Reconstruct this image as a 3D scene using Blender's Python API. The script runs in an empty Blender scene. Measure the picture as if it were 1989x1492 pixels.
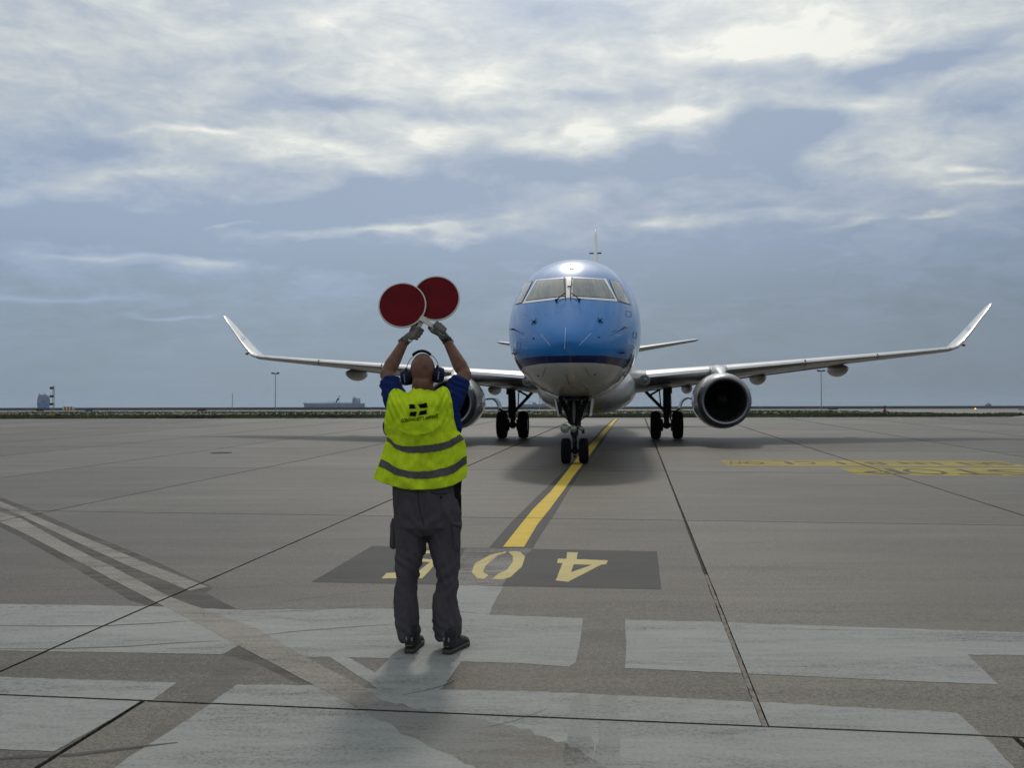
import bpy, bmesh, math, random
from mathutils import Vector, Matrix, noise
from mathutils.bvhtree import BVHTree
from mathutils.geometry import tessellate_polygon
R = math.radians
random.seed(7)
scn = bpy.context.scene
col = scn.collection

# ------------------------------------------------------------------ camera
F = 1850.0; EYE = 1.555; SL = 26/1850            # focal length in photo pixels, eye height, apron slope
PITCH = math.atan(43.3/F); ROLL = -.0021
cam_d = bpy.data.cameras.new('camera'); cam = bpy.data.objects.new('camera', cam_d); col.objects.link(cam)
cam_d.sensor_width = 36; cam_d.lens = 36*F/1989; cam_d.clip_start = .05; cam_d.clip_end = 60000
cam.matrix_world = Matrix.Translation((0, 0, EYE)) @ Matrix.Rotation(R(90)+PITCH, 4, 'X') @ Matrix.Rotation(ROLL, 4, 'Z')
scn.camera = cam
CM = cam.matrix_world.to_3x3()
def ray(px, py): return (CM @ Vector(((px-994.5)/F, (746-py)/F, -1)))
def at(px, py, Y):
    d = ray(px, py); return Vector((0, 0, EYE)) + d*(Y/d.y)
def gnd(px, py, lift=0.0):
    d = ray(px, py); t = (EYE-lift)/(SL*d.y-d.z); q = d*t; return Vector((q.x, q.y, q.z+EYE))

# ------------------------------------------------------------------ sky, sun, exposure
SUN_EL, SUN_AZ = R(47), R(1.5)
SUND = Vector((math.sin(SUN_AZ)*math.cos(SUN_EL), math.cos(SUN_AZ)*math.cos(SUN_EL), math.sin(SUN_EL)))
scn.view_settings.view_transform = 'Standard'; scn.view_settings.look = 'None'
scn.view_settings.exposure = 0.0; scn.view_settings.gamma = 1; scn.view_settings.use_curve_mapping = False
sun_d = bpy.data.lights.new('sun', 'SUN'); sun_d.energy = 1.25; sun_d.angle = R(5.5); sun_d.color = (1, .93, .83)
sun = bpy.data.objects.new('sun', sun_d); col.objects.link(sun); sun.location = (0, 20, 60)
sun.rotation_euler = SUND.to_track_quat('Z', 'Y').to_euler()

class NG:
    """small helper to write node maths"""
    def __init__(s, tree): s.t = tree; s.n = tree.nodes; s.l = tree.links
    def new(s, typ, **kw):
        n = s.n.new(typ)
        for k, v in kw.items(): setattr(n, k, v)
        return n
    def put(s, sock, v):
        if isinstance(v, bpy.types.NodeSocket): s.l.new(v, sock)
        elif v is not None: sock.default_value = v
    def m(s, op, a, b=None, c=None, clamp=False):
        n = s.new('ShaderNodeMath', operation=op, use_clamp=clamp)
        s.put(n.inputs[0], a)
        if b is not None: s.put(n.inputs[1], b)
        if c is not None: s.put(n.inputs[2], c)
        return n.outputs[0]
    def mix(s, f, a, b, blend='MIX'):
        n = s.new('ShaderNodeMix', data_type='RGBA', blend_type=blend)
        s.put(n.inputs[0], f); s.put(n.inputs[6], a); s.put(n.inputs[7], b); return n.outputs[2]
    def noise(s, vec, scale, detail=4, rough=.5, dist=0, out=0):
        n = s.new('ShaderNodeTexNoise'); s.put(n.inputs['Vector'], vec); n.inputs['Scale'].default_value = scale
        n.inputs['Detail'].default_value = detail; n.inputs['Roughness'].default_value = rough; n.inputs['Distortion'].default_value = dist
        return n.outputs[out]
    def ramp(s, f, stops, interp='LINEAR'):
        n = s.new('ShaderNodeValToRGB'); s.put(n.inputs[0], f); r = n.color_ramp; r.interpolation = interp
        while len(r.elements) > 1: r.elements.remove(r.elements[-1])
        r.elements[0].position = stops[0][0]; r.elements[0].color = (*stops[0][1], 1)
        for p, c in stops[1:]:
            e = r.elements.new(p); e.color = (*c, 1)
        return n.outputs[0]
    def smooth(s, v, a, b):
        n = s.new('ShaderNodeMapRange', interpolation_type='SMOOTHSTEP'); s.put(n.inputs[0], v)
        n.inputs[1].default_value = a; n.inputs[2].default_value = b; return n.outputs[0]
    def xyz(s, v):
        n = s.new('ShaderNodeSeparateXYZ'); s.put(n.inputs[0], v); return n.outputs
    def comb(s, x, y, z):
        n = s.new('ShaderNodeCombineXYZ'); s.put(n.inputs[0], x); s.put(n.inputs[1], y); s.put(n.inputs[2], z); return n.outputs[0]

world = bpy.data.worlds.new('World'); scn.world = world; world.use_nodes = True
g = NG(world.node_tree); g.n.clear()
tc = g.new('ShaderNodeTexCoord').outputs['Generated']
X, Y, Z = g.xyz(tc)
Zc = g.m('MAXIMUM', Z, 0.0)
# cloud deck seen in perspective: direction divided by height
den = g.m('ADD', Zc, .16)
P = g.comb(g.m('DIVIDE', X, den), g.m('DIVIDE', Y, den), 0.0)
P2 = g.comb(g.m('ADD', g.m('DIVIDE', X, den), 31.0), g.m('MULTIPLY', g.m('DIVIDE', Y, den), 1.35), 4.0)
n1 = g.noise(P, .75, 8, .56, .35)
n2 = g.noise(P2, 2.6, 9, .6, .5)
n3 = g.noise(P2, 7.0, 7, .62, .3)
mpd = g.new('ShaderNodeMapping'); g.put(mpd.inputs[0], tc); mpd.inputs['Scale'].default_value = (1, 1, 2.7); mpd.inputs['Location'].default_value = (3, 1, .4)
n4 = g.noise(mpd.outputs[0], 5.5, 10, .60, .25); n5 = g.noise(mpd.outputs[0], 17.0, 9, .62, .5)
# large cloud masses, placed by bearing (x/y) and height (z/y), edges warped by noise
Yc = g.m('MAXIMUM', Y, .25)
wn = g.new('ShaderNodeTexNoise'); g.put(wn.inputs['Vector'], P); wn.inputs['Scale'].default_value = 1.9; wn.inputs['Detail'].default_value = 5
wx, wy, wz = g.xyz(wn.outputs['Color'])
wn2 = g.new('ShaderNodeTexNoise'); g.put(wn2.inputs['Vector'], mpd.outputs[0]); wn2.inputs['Scale'].default_value = 11; wn2.inputs['Detail'].default_value = 6
vx, vy, vz = g.xyz(wn2.outputs['Color'])
A = g.m('ADD', g.m('DIVIDE', X, Yc), g.m('ADD', g.m('MULTIPLY', g.m('SUBTRACT', wx, .5), .10), g.m('MULTIPLY', g.m('SUBTRACT', vx, .5), .13)))
B = g.m('ADD', g.m('DIVIDE', Z, Yc), g.m('ADD', g.m('MULTIPLY', g.m('SUBTRACT', wy, .5), .03), g.m('MULTIPLY', g.m('SUBTRACT', vy, .5), .045)))
lobes = [  # px, py, half width, half height, slope, strength
    (610, 20, 50, 22, 0, .25), (1130, 25, 150, 38, 0, -.34), (830, 215, 190, 18, .12, -.34), (880, 140, 240, 38, .1, .18), (1000, 85, 150, 30, 0, .12),
    (1620, 55, 280, 58, -.1, .34), (1520, 100, 150, 30, 0, .16), (1130, 185, 130, 20, -.05, -.28), (1440, 138, 110, 24, -.1, -.30), (1830, 105, 150, 34, -.25, -.60),
    (1650, 128, 100, 20, 0, -.30), (1900, 190, 100, 26, -.2, -.28), (1310, 225, 95, 28, -.1, .46), (1138, 266, 62, 28, 0, .46), (1025, 278, 55, 22, 0, .30),
    (1650, 200, 62, 16, 0, .32), (1720, 185, 130, 32, 0, .12), (1535, 250, 125, 40, 0, -.60), (1550, 305, 80, 34, 0, -.32), (1340, 305, 140, 26, 0, -.36),
    (400, 246, 120, 8, 0, .28), (560, 272, 210, 26, .05, .24), (690, 308, 120, 28, .1, .34), (840, 270, 85, 20, 0, .34), (130, 350, 170, 24, -.1, .20),
    (260, 325, 95, 15, -.05, .20), (60, 280, 130, 24, -.05, -.22), (700, 385, 190, 32, -.08, -.48), (280, 428, 280, 22, 0, -.28), (70, 430, 150, 24, 0, -.16),
    (640, 185, 190, 16, .05, -.22), (450, 88, 170, 34, 0, -.16), (1060, 330, 170, 22, 0, -.36), (405, 443, 36, 6, 0, .34), (475, 437, 45, 6, -.1, .28),
    (640, 456, 130, 10, -.03, .34), (820, 452, 120, 10, -.04, .40), (1000, 430, 100, 10, -.1, .25), (190, 500, 115, 8, 0, .28), (385, 503, 85, 9, 0, .38),
    (330, 516, 240, 12, 0, .16), (130, 580, 230, 9, 0, .18), (330, 615, 75, 4, -.05, .20), (1310, 432, 95, 14, 0, .42), (1560, 415, 160, 13, -.12, .28),
    (1665, 425, 62, 8, -.2, .32), (1850, 403, 62, 6, -.15, .40), (1430, 388, 120, 14, 0, .14), (1900, 322, 66, 11, 0, .32), (1955, 350, 80, 10, -.1, .34),
    (1760, 300, 180, 60, 0, .20), (200, 60, 300, 70, 0, .12)]
v = None
for px, py, sx, sy, sl, k in lobes:
    a0, b0 = (px-994.5)/F, (789-py)/F
    da = g.m('MULTIPLY_ADD', A, F/sx, -a0*F/sx)
    db = g.m('MULTIPLY_ADD', A, sl*F/sy, g.m('MULTIPLY_ADD', B, F/sy, (-b0-sl*a0)*F/sy))
    e = g.m('POWER', .36788, g.m('MULTIPLY_ADD', db, db, g.m('MULTIPLY', da, da)))
    v = g.m('MULTIPLY', e, k) if v is None else g.m('MULTIPLY_ADD', e, k, v)
base = g.ramp(g.m('DIVIDE', Zc, .5), [(0, (.04,)*3), (.20, (.10,)*3), (.30, (.20,)*3), (.40, (.33,)*3), (.50, (.50,)*3), (.62, (.64,)*3), (.84, (.74,)*3), (1, (.74,)*3)])
bx = g.xyz(base)[0]
amp = g.ramp(g.m('DIVIDE', Zc, .5), [(0, (.05,)*3), (.12, (.14,)*3), (.3, (.45,)*3), (.45, (.70,)*3), (1, (.80,)*3)]); ax = g.xyz(amp)[0]
nz = g.m('ADD', g.m('MULTIPLY', g.m('SUBTRACT', n1, .5), .35), g.m('ADD', g.m('MULTIPLY', g.m('SUBTRACT', n2, .5), .45), g.m('MULTIPLY', g.m('SUBTRACT', n3, .5), .50)))
nz = g.m('ADD', nz, g.m('ADD', g.m('MULTIPLY', g.m('SUBTRACT', n4, .5), 1.15), g.m('MULTIPLY', g.m('SUBTRACT', n5, .5), 1.0)))
v = g.m('ADD', g.m('ADD', bx, v), g.m('MULTIPLY', nz, ax))
v = g.m('MAXIMUM', v, g.m('MULTIPLY', g.smooth(Zc, .05, .20), .24))
cc = g.ramp(v, [(0, (.195, .262, .325)), (.22, (.27, .35, .48)), (.40, (.35, .424, .54)), (.58, (.45, .51, .575)), (.76, (.59, .635, .645)), (.9, (.72, .745, .72)), (1, (.86, .865, .80))])
# paler towards the lower left, darker lower right
side = g.m('MULTIPLY', g.m('SUBTRACT', 1.0, g.smooth(Zc, .03, .3)), g.m('MULTIPLY', A, -.42))
side = g.m('ADD', 1.0, g.m('MINIMUM', g.m('MAXIMUM', side, -.2), .08))
cc = g.mix(1.0, cc, g.comb(side, side, side), 'MULTIPLY')
# brightening around the veiled sun
dt = g.new('ShaderNodeVectorMath', operation='DOT_PRODUCT'); g.put(dt.inputs[0], tc); dt.inputs[1].default_value = SUND
dp = g.m('MAXIMUM', dt.outputs['Value'], 0.0)
gl = g.m('ADD', g.m('MULTIPLY', g.m('POWER', dp, 40.0), 2.2), g.m('MULTIPLY', g.m('POWER', dp, 9.0), .30))
cc = g.mix(1.0, cc, g.comb(gl, g.m('MULTIPLY', gl, .96), g.m('MULTIPLY', gl, .88)), 'ADD')
sky = g.new('ShaderNodeTexSky', sky_type='NISHITA', sun_disc=False, sun_elevation=SUN_EL, sun_rotation=SUN_AZ, dust_density=2.0)
b1 = g.new('ShaderNodeBackground'); g.put(b1.inputs[0], cc); b1.inputs[1].default_value = 1.0
b2 = g.new('ShaderNodeBackground'); g.put(b2.inputs[0], sky.outputs[0]); b2.inputs[1].default_value = .06
mx = g.new('ShaderNodeMixShader'); mx.inputs[0].default_value = .9; g.put(mx.inputs[1], b2.outputs[0]); g.put(mx.inputs[2], b1.outputs[0])
wo = g.new('ShaderNodeOutputWorld'); g.put(wo.inputs[0], mx.outputs[0])

# ------------------------------------------------------------------ object helpers
def link(o, parent=None):
    col.objects.link(o)
    if parent: o.parent = parent
    return o
def mesh(name, verts, faces, mat=None, parent=None, smooth=False, off=None):
    me = bpy.data.meshes.new(name)
    if off is not None: verts = [Vector(p)-off for p in verts]
    me.from_pydata([tuple(p) for p in verts], [], faces); me.update()
    for m in (mat if isinstance(mat, (list, tuple)) else [mat]):
        if m: me.materials.append(m)
    if smooth: me.shade_smooth()
    return link(bpy.data.objects.new(name, me), parent)
def thing(name, label, cat, loc=(0, 0, 0), group=None, rot=None):
    o = bpy.data.objects.new(name, None); col.objects.link(o); o.location = loc; o.empty_display_size = .3
    if rot: o.rotation_euler = rot
    return tag(o, label, cat, group)
def tag(o, label=None, cat=None, group=None, kind=None):
    if label: o['label'] = label
    if cat: o['category'] = cat
    if group: o['group'] = group
    if kind: o['kind'] = kind
    return o
def fixn(o):
    bm = bmesh.new(); bm.from_mesh(o.data); bmesh.ops.recalc_face_normals(bm, faces=bm.faces); bm.to_mesh(o.data); bm.free(); return o
class MB:
    """collects closed shapes into one mesh"""
    def __init__(s): s.v = []; s.f = []
    def add(s, vs, fs):
        k = len(s.v); s.v += [Vector(p) for p in vs]; s.f += [tuple(i+k for i in q) for q in fs]; return s
    def box(s, c, size, rot=None):
        hx, hy, hz = [q/2 for q in size]; c = Vector(c)
        vs = [Vector((x, y, z)) for x in (-hx, hx) for y in (-hy, hy) for z in (-hz, hz)]
        if rot: vs = [rot @ p for p in vs]
        return s.add([p+c for p in vs], [(0, 1, 3, 2), (4, 6, 7, 5), (0, 4, 5, 1), (2, 3, 7, 6), (0, 2, 6, 4), (1, 5, 7, 3)])
    def tube(s, pts, rad, n=10, caps=True):
        pts = [Vector(p) for p in pts]; m = len(pts)
        if not isinstance(rad, (list, tuple)): rad = [rad]*m
        rings = []; up = None
        for i in range(m):
            d = (pts[min(i+1, m-1)]-pts[max(i-1, 0)]).normalized()
            if up is None: up = d.orthogonal().normalized()
            a = (up-d*up.dot(d)).normalized(); up = a; b = d.cross(a)
            rings.append([pts[i]+(a*math.cos(t*2*math.pi/n)+b*math.sin(t*2*math.pi/n))*rad[i] for t in range(n)])
        return s.loft(rings, caps)
    def loft(s, rings, caps=True):
        n = len(rings[0]); m = len(rings)
        vs = [p for r in rings for p in r]
        fs = [(i*n+j, i*n+(j+1) % n, (i+1)*n+(j+1) % n, (i+1)*n+j) for i in range(m-1) for j in range(n)]
        if caps: fs += [tuple(range(n))[::-1], tuple(range((m-1)*n, m*n))]
        return s.add(vs, fs)
    def cap(s, a, ra, b, rb, n=14):
        """tapered capsule"""
        a, b = Vector(a), Vector(b); d = (b-a).normalized(); pts = []; rr = []
        for t in (80, 60, 40, 20): pts.append(a-d*ra*math.sin(R(t))); rr.append(ra*math.cos(R(t)))
        pts += [a, (a+b)/2, b]; rr += [ra, (ra+rb)/2, rb]
        for t in (20, 40, 60, 80): pts.append(b+d*rb*math.sin(R(t))); rr.append(rb*math.cos(R(t)))
        return s.tube(pts, rr, n)
    def ell(s, c, r, nu=20, nv=14, rot=None):
        c = Vector(c); rings = []
        for i in range(nv):
            t = -math.pi/2+math.pi*(i+.5)/nv
            ring = [Vector((r[0]*math.cos(t)*math.cos(2*math.pi*j/nu), r[1]*math.cos(t)*math.sin(2*math.pi*j/nu), r[2]*math.sin(t))) for j in range(nu)]
            if rot: ring = [rot @ p for p in ring]
            rings.append([c+p for p in ring])
        return s.loft(rings)
    def lathe(s, prof, c, axis='y', n=32, close=False):
        c = Vector(c); rings = []
        for (a, r) in prof:
            ring = []
            for j in range(n):
                t = 2*math.pi*j/n; q = (r*math.cos(t), r*math.sin(t))
                ring.append(c+(Vector((q[0], a, q[1])) if axis == 'y' else Vector((a, q[0], q[1])) if axis == 'x' else Vector((q[0], q[1], a))))
            rings.append(ring)
        if close: rings.append(rings[0])
        return s.loft(rings, not close)
    def build(s, name, mat, parent=None, smooth=True, off=None, fix=True):
        o = mesh(name, s.v, s.f, mat, parent, smooth, off)
        if fix: fixn(o)
        if smooth: autosmooth(o)
        return o
def autosmooth(o, ang=38):
    bm = bmesh.new(); bm.from_mesh(o.data)
    for e in bm.edges:
        if len(e.link_faces) == 2 and e.calc_face_angle(0) > R(ang): e.smooth = False
    bm.to_mesh(o.data); bm.free()
def remesh(mb, name, voxel, smooth_it, mat, parent=None, off=None, disp=None):
    """one continuous skin over overlapping closed shapes"""
    me = bpy.data.meshes.new(name+'_src'); me.from_pydata([tuple(p) for p in mb.v], [], mb.f)
    bm = bmesh.new(); bm.from_mesh(me); bmesh.ops.recalc_face_normals(bm, faces=bm.faces); bm.to_mesh(me); bm.free()
    t = bpy.data.objects.new(name+'_src', me); col.objects.link(t)
    m = t.modifiers.new('r', 'REMESH'); m.mode = 'VOXEL'; m.voxel_size = voxel
    m = t.modifiers.new('s', 'SMOOTH'); m.factor = .5; m.iterations = smooth_it
    dg = bpy.context.evaluated_depsgraph_get(); out = bpy.data.meshes.new_from_object(t.evaluated_get(dg))
    bpy.data.objects.remove(t); bpy.data.meshes.remove(me); out.name = name
    ns = [(p.co.copy(), p.normal.copy()) for p in out.vertices]
    for p, (c, n) in zip(out.vertices, ns):
        q = c + (n*disp(c, n) if disp else Vector())
        p.co = q-off if off is not None else q
    out.materials.clear()
    for q in (mat if isinstance(mat, (list, tuple)) else [mat]): out.materials.append(q)
    out.shade_smooth(); out.update()
    return link(bpy.data.objects.new(name, out), parent)

# ------------------------------------------------------------------ materials
def mat(name, color, rough=.6, metal=0, var=.12, vscale=3.0, bump=0, bscale=40, coat=0, spec=.5, alpha=None, vstretch=None):
    m = bpy.data.materials.new(name); m.use_nodes = True; h = NG(m.node_tree); h.n.clear()
    o = h.new('ShaderNodeOutputMaterial'); b = h.new('ShaderNodeBsdfPrincipled'); h.l.new(b.outputs[0], o.inputs[0])
    c = h.new('ShaderNodeTexCoord').outputs['Object']
    if vstretch:
        mp = h.new('ShaderNodeMapping'); h.put(mp.inputs[0], c); mp.inputs['Scale'].default_value = vstretch; c = mp.outputs[0]
    n = h.noise(c, vscale, 6, .6)
    lo = tuple(q*(1-var) for q in color); hi = tuple(min(1, q*(1+var)) for q in color)
    h.put(b.inputs['Base Color'], h.ramp(n, [(.3, lo), (.7, hi)]))
    h.put(b.inputs['Roughness'], h.m('ADD', rough-.05, h.m('MULTIPLY', n, .1)))
    b.inputs['Metallic'].default_value = metal; b.inputs['Coat Weight'].default_value = coat; b.inputs['Coat Roughness'].default_value = .06
    b.inputs['Specular IOR Level'].default_value = spec
    if bump:
        bp = h.new('ShaderNodeBump'); h.put(bp.inputs['Height'], h.noise(c, bscale, 5, .6)); bp.inputs['Distance'].default_value = bump
        h.l.new(bp.outputs[0], b.inputs['Normal'])
    if alpha is not None: b.inputs['Alpha'].default_value = alpha
    return m
def bsdf(m): return next(n for n in m.node_tree.nodes if n.type == 'BSDF_PRINCIPLED')

def concrete(name, base=(.083, .075, .060), k=1.0):
    m = bpy.data.materials.new(name); m.use_nodes = True; h = NG(m.node_tree); h.n.clear()
    o = h.new('ShaderNodeOutputMaterial'); b = h.new('ShaderNodeBsdfPrincipled'); h.l.new(b.outputs[0], o.inputs[0])
    geo = h.new('ShaderNodeNewGeometry').outputs['Position']
    mp = h.new('ShaderNodeMapping'); h.put(mp.inputs[0], geo); mp.inputs['Rotation'].default_value = (0, 0, R(7.4)); mp.inputs['Scale'].default_value = (.22, 1.6, 1)
    big = h.noise(geo, .18, 4, .55); mid = h.noise(mp.outputs[0], 1.5, 8, .68, .4); fine = h.noise(geo, 48, 5, .85); grit = h.noise(geo, 150, 3, .8)
    mp2 = h.new('ShaderNodeMapping'); h.put(mp2.inputs[0], geo); mp2.inputs['Rotation'].default_value = (0, 0, R(4)); mp2.inputs['Scale'].default_value = (.35, 9, 1)
    stk = h.noise(mp2.outputs[0], 2.2, 7, .7, .6)
    info = h.new('ShaderNodeObjectInfo').outputs['Random']
    v = h.m('ADD', h.m('MULTIPLY', h.m('SUBTRACT', big, .5), .55), h.m('MULTIPLY', h.m('SUBTRACT', mid, .5), .75))
    v = h.m('ADD', v, h.m('MULTIPLY', h.m('SUBTRACT', fine, .5), 2.6)); v = h.m('ADD', v, h.m('MULTIPLY', h.m('SUBTRACT', grit, .5), 2.0))
    v = h.m('ADD', v, h.m('MULTIPLY', h.m('SUBTRACT', stk, .5), .45))
    v = h.m('ADD', v, h.m('MULTIPLY', h.m('SUBTRACT', info, .5), .28))
    v = h.m('MULTIPLY', v, k*1.25)
    c = h.ramp(h.m('ADD', v, .5), [(.05, tuple(q*.38 for q in base)), (.5, base), (.95, tuple(q*1.9 for q in base))])
    # dark oil spots and brownish dirt
    sp = h.smooth(h.noise(geo, 1.3, 8, .72), .61, .74)
    c = h.mix(h.m('MULTIPLY', sp, .45), c, (.035, .031, .027, 1))
    pale = h.smooth(h.noise(mp.outputs[0], .9, 8, .72, .3), .58, .74)
    c = h.mix(h.m('MULTIPLY', pale, .35), c, (.16, .15, .13, 1))
    warm = h.smooth(h.noise(geo, .35, 3, .5), .42, .62)
    c = h.mix(h.m('MULTIPLY', warm, .25), c, (.086, .066, .049, 1))
    # small dark pits
    pit = h.smooth(h.noise(geo, 14, 3, .8), .73, .78)
    c = h.mix(h.m('MULTIPLY', pit, .5), c, (.06, .055, .05, 1))
    h.put(b.inputs['Base Color'], c); b.inputs['Roughness'].default_value = .48; b.inputs['Specular IOR Level'].default_value = .165
    bp = h.new('ShaderNodeBump'); h.put(bp.inputs['Height'], h.m('ADD', fine, h.m('MULTIPLY', grit, .6))); bp.inputs['Distance'].default_value = .004; bp.inputs['Strength'].default_value = .7
    h.l.new(bp.outputs[0], b.inputs['Normal'])
    return m
def paint(name, color, cover=.75, patch=.5, rough=.75, var=.18):
    """thin worn paint: the concrete shows where it has worn away"""
    m = bpy.data.materials.new(name); m.use_nodes = True; h = NG(m.node_tree); h.n.clear()
    o = h.new('ShaderNodeOutputMaterial'); b = h.new('ShaderNodeBsdfPrincipled'); tr = h.new('ShaderNodeBsdfTransparent'); mx = h.new('ShaderNodeMixShader')
    geo = h.new('ShaderNodeNewGeometry').outputs['Position']
    mp = h.new('ShaderNodeMapping'); h.put(mp.inputs[0], geo); mp.inputs['Rotation'].default_value = (0, 0, R(7)); mp.inputs['Scale'].default_value = (.3, 1.6, 1)
    a = h.noise(mp.outputs[0], 2.0, 9, .7, .5); f = h.noise(geo, 48, 5, .85); f2 = h.noise(mp.outputs[0], 11, 6, .7, .4); q = h.noise(geo, .9, 3, .5)
    v = h.m('ADD', h.m('MULTIPLY', h.m('SUBTRACT', a, .5), 1.6), h.m('ADD', h.m('MULTIPLY', h.m('SUBTRACT', f2, .5), 1.1), h.m('MULTIPLY', h.m('SUBTRACT', f, .5), 2.2)))
    v = h.m('ADD', v, h.m('MULTIPLY', h.m('SUBTRACT', q, .5), .8))
    al = h.smooth(h.m('ADD', h.m('MULTIPLY', v, patch), cover), .05, .85)
    c = h.ramp(h.m('ADD', h.m('MULTIPLY', v, .5), .5), [(.1, tuple(x*(1-var*1.6) for x in color)), (.5, color), (.9, tuple(min(1, x*(1+var)) for x in color))])
    h.put(b.inputs['Base Color'], c); b.inputs['Roughness'].default_value = rough; b.inputs['Specular IOR Level'].default_value = .3
    bp = h.new('ShaderNodeBump'); h.put(bp.inputs['Height'], f); bp.inputs['Distance'].default_value = .003; bp.inputs['Strength'].default_value = .6; h.l.new(bp.outputs[0], b.inputs['Normal'])
    h.put(mx.inputs[0], al); h.l.new(tr.outputs[0], mx.inputs[1]); h.l.new(b.outputs[0], mx.inputs[2]); h.l.new(mx.outputs[0], o.inputs[0])
    return m

M_conc = concrete('concrete'); M_conc2 = concrete('far_concrete', (.125, .118, .10), .6)
M_filler = mat('joint_filler', (.02, .019, .018), .9, var=.4, vscale=8)
M_oldfill = mat('old_joint_filler', (.15, .135, .12), .9, var=.5, vscale=18, bump=.01, bscale=60)
M_grey = paint('grey_cover_paint', (.205, .214, .206), .88, .56, var=.34)
M_beige = paint('erased_paint', (.205, .190, .168), .68, .42)
M_worn = paint('worn_grey', (.07, .075, .07), .16, .6)
M_brown = paint('brown_stain', (.135, .115, .092), .30, .55)
M_scrub = paint('scrubbed_concrete', (.045, .041, .037), .34, .45)
M_dark = paint('dark_panel_paint', (.034, .033, .034), .84, .42)
M_fadeyel = paint('faded_yellow_paint', (.42, .35, .15), .92, .36)
M_yel = paint('yellow_paint', (.52, .36, .03), .98, .22)
M_signyel = paint('stop_panel_yellow', (.30, .24, .04), .66, .45)
M_lettering = paint('dark_lettering', (.05, .045, .03), .85, .30)
M_tyremark = paint('tyre_mark', (.05, .05, .052), .52, .35)
M_crack = paint('crack_line', (.04, .04, .04), .55, .5)

# ------------------------------------------------------------------ apron: slabs between recessed joints
KX = .129
def cell(c, t):   # line coordinates -> ground point
    y = (t-KX*c)/(1+KX*KX); x = c+KX*y
    return Vector((x, y, SL*y))
apron = mesh('apron', [Vector((x, y, SL*y-.030)) for x, y in ((-110, -14), (110, -14), (110, 58.7), (-110, 58.7))], [(0, 1, 2, 3)], M_filler)
tag(apron, 'grey concrete apron of large rectangular slabs with dark joints', kind='structure')
LC = [.6-4.19*8, .6-4.19*7, .6-4.19*6, -20.1, -15.85, -11.75, -7.75, -3.56, .6, 4.87, 9.25, 13.5, 17.75, 22, 26.3, 30.5, 34.8, 39, 43.3]
LC = [.6-4.19*q for q in range(18, 8, -1)] + LC
TC = [4.61, 11.87, 19.2, 26.3, 33.6, 40.9, 48.2, 55.5, 62.8]
LB = [-2.49+4.19*q for q in range(-6, 8)]
slabs = []
def clip_half(poly, p, n):
    out = []
    for i in range(len(poly)):
        a, b = poly[i], poly[(i+1) % len(poly)]; da, db = (a-p).dot(n), (b-p).dot(n)
        if da >= 0: out.append(a)
        if (da > 0 > db) or (da < 0 < db): out.append(a+(b-a)*(da/(da-db)))
    return out
def slab(c0, c1, t0, t1, w=.011, wl=None, wr=None, name='concrete_slab'):
    wl = w if wl is None else wl; wr = w if wr is None else wr
    q = [cell(c0+wl, t0+w), cell(c1-wr, t0+w), cell(c1-wr, t1-w), cell(c0+wl, t1-w)]
    q = [Vector((p.x, p.y)) for p in q]
    q = clip_half(q, Vector((0, 58.7)), Vector((0, -1)))
    if len(q) < 3: return
    cx = sum(p.x for p in q)/len(q); cy = sum(p.y for p in q)/len(q)
    if abs(cx) > .56*max(cy, 0)+12: return
    # slightly ragged edges near the camera
    if cy < 16:
        e = []
        for i in range(len(q)):
            a, b = q[i], q[(i+1) % len(q)]; L = (b-a).length; n = max(1, int(L/.16)); pr = Vector((-(b-a).y, (b-a).x)).normalized()
            for k in range(n):
                p = a+(b-a)*(k/n)
                e.append(p+pr*(.006*max(0, noise.noise(Vector((p.x*6, p.y*6, 3)))+.1)) if k else p)
        ql = e
    else: ql = q
    n = len(ql); ch = .006
    top = [Vector((p.x, p.y, SL*p.y)) for p in ql]; bot = [Vector((p.x, p.y, SL*p.y-.029)) for p in ql]
    o = mesh(name, top+bot, [tuple(range(n))]+[(i, i+n, (i+1) % n+n, (i+1) % n) for i in range(n)], M_conc, apron)
    slabs.append(q)
for j in range(len(TC)-1):
    for i in range(len(LC)-1):
        w = (.011, .014, .019, .024, .03, .035, .04, .045)[j]
        slab(LC[i], LC[i+1], TC[j], TC[j+1], w, wl=.017 if (i+1 < len(LC) and abs(LC[i]-.6) < .01 and j == 0) else w, wr=.017 if (abs(LC[i+1]-.6) < .01 and j == 0) else w)
for i in range(len(LB)-1): slab(LB[i], LB[i+1], TC[0]-7.3, TC[0], .010, wl=.014, wr=.014)
for i in range(len(LB)-1): slab(LB[i], LB[i+1], TC[0]-14.6, TC[0]-7.3, .010)
# the patched joint right of the man is filled with crumbling grey mortar
def strip_mesh(name, a, b, w, z, mt, n=40, jag=.25, parent=apron):
    vs = []
    for k in range(n+1):
        p = a+(b-a)*(k/n); pr = Vector((-(b-a).y, (b-a).x, 0)).normalized()
        for s in (-1, 1):
            q = p+pr*s*w*(1+jag*noise.noise(Vector((p.x*9, p.y*9, s*5)))); vs.append(Vector((q.x, q.y, SL*q.y+z)))
    return mesh(name, vs, [(2*k, 2*k+1, 2*k+3, 2*k+2) for k in range(n)], mt, parent)
strip_mesh('joint_mortar', cell(.6, 4.63), cell(.6, 8.4), .012, -.005, M_oldfill, 60, .5)
strip_mesh('joint_mortar', cell(-2.482, -.5), cell(-2.482, 4.6), .008, -.007, M_oldfill, 60, .6)

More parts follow.
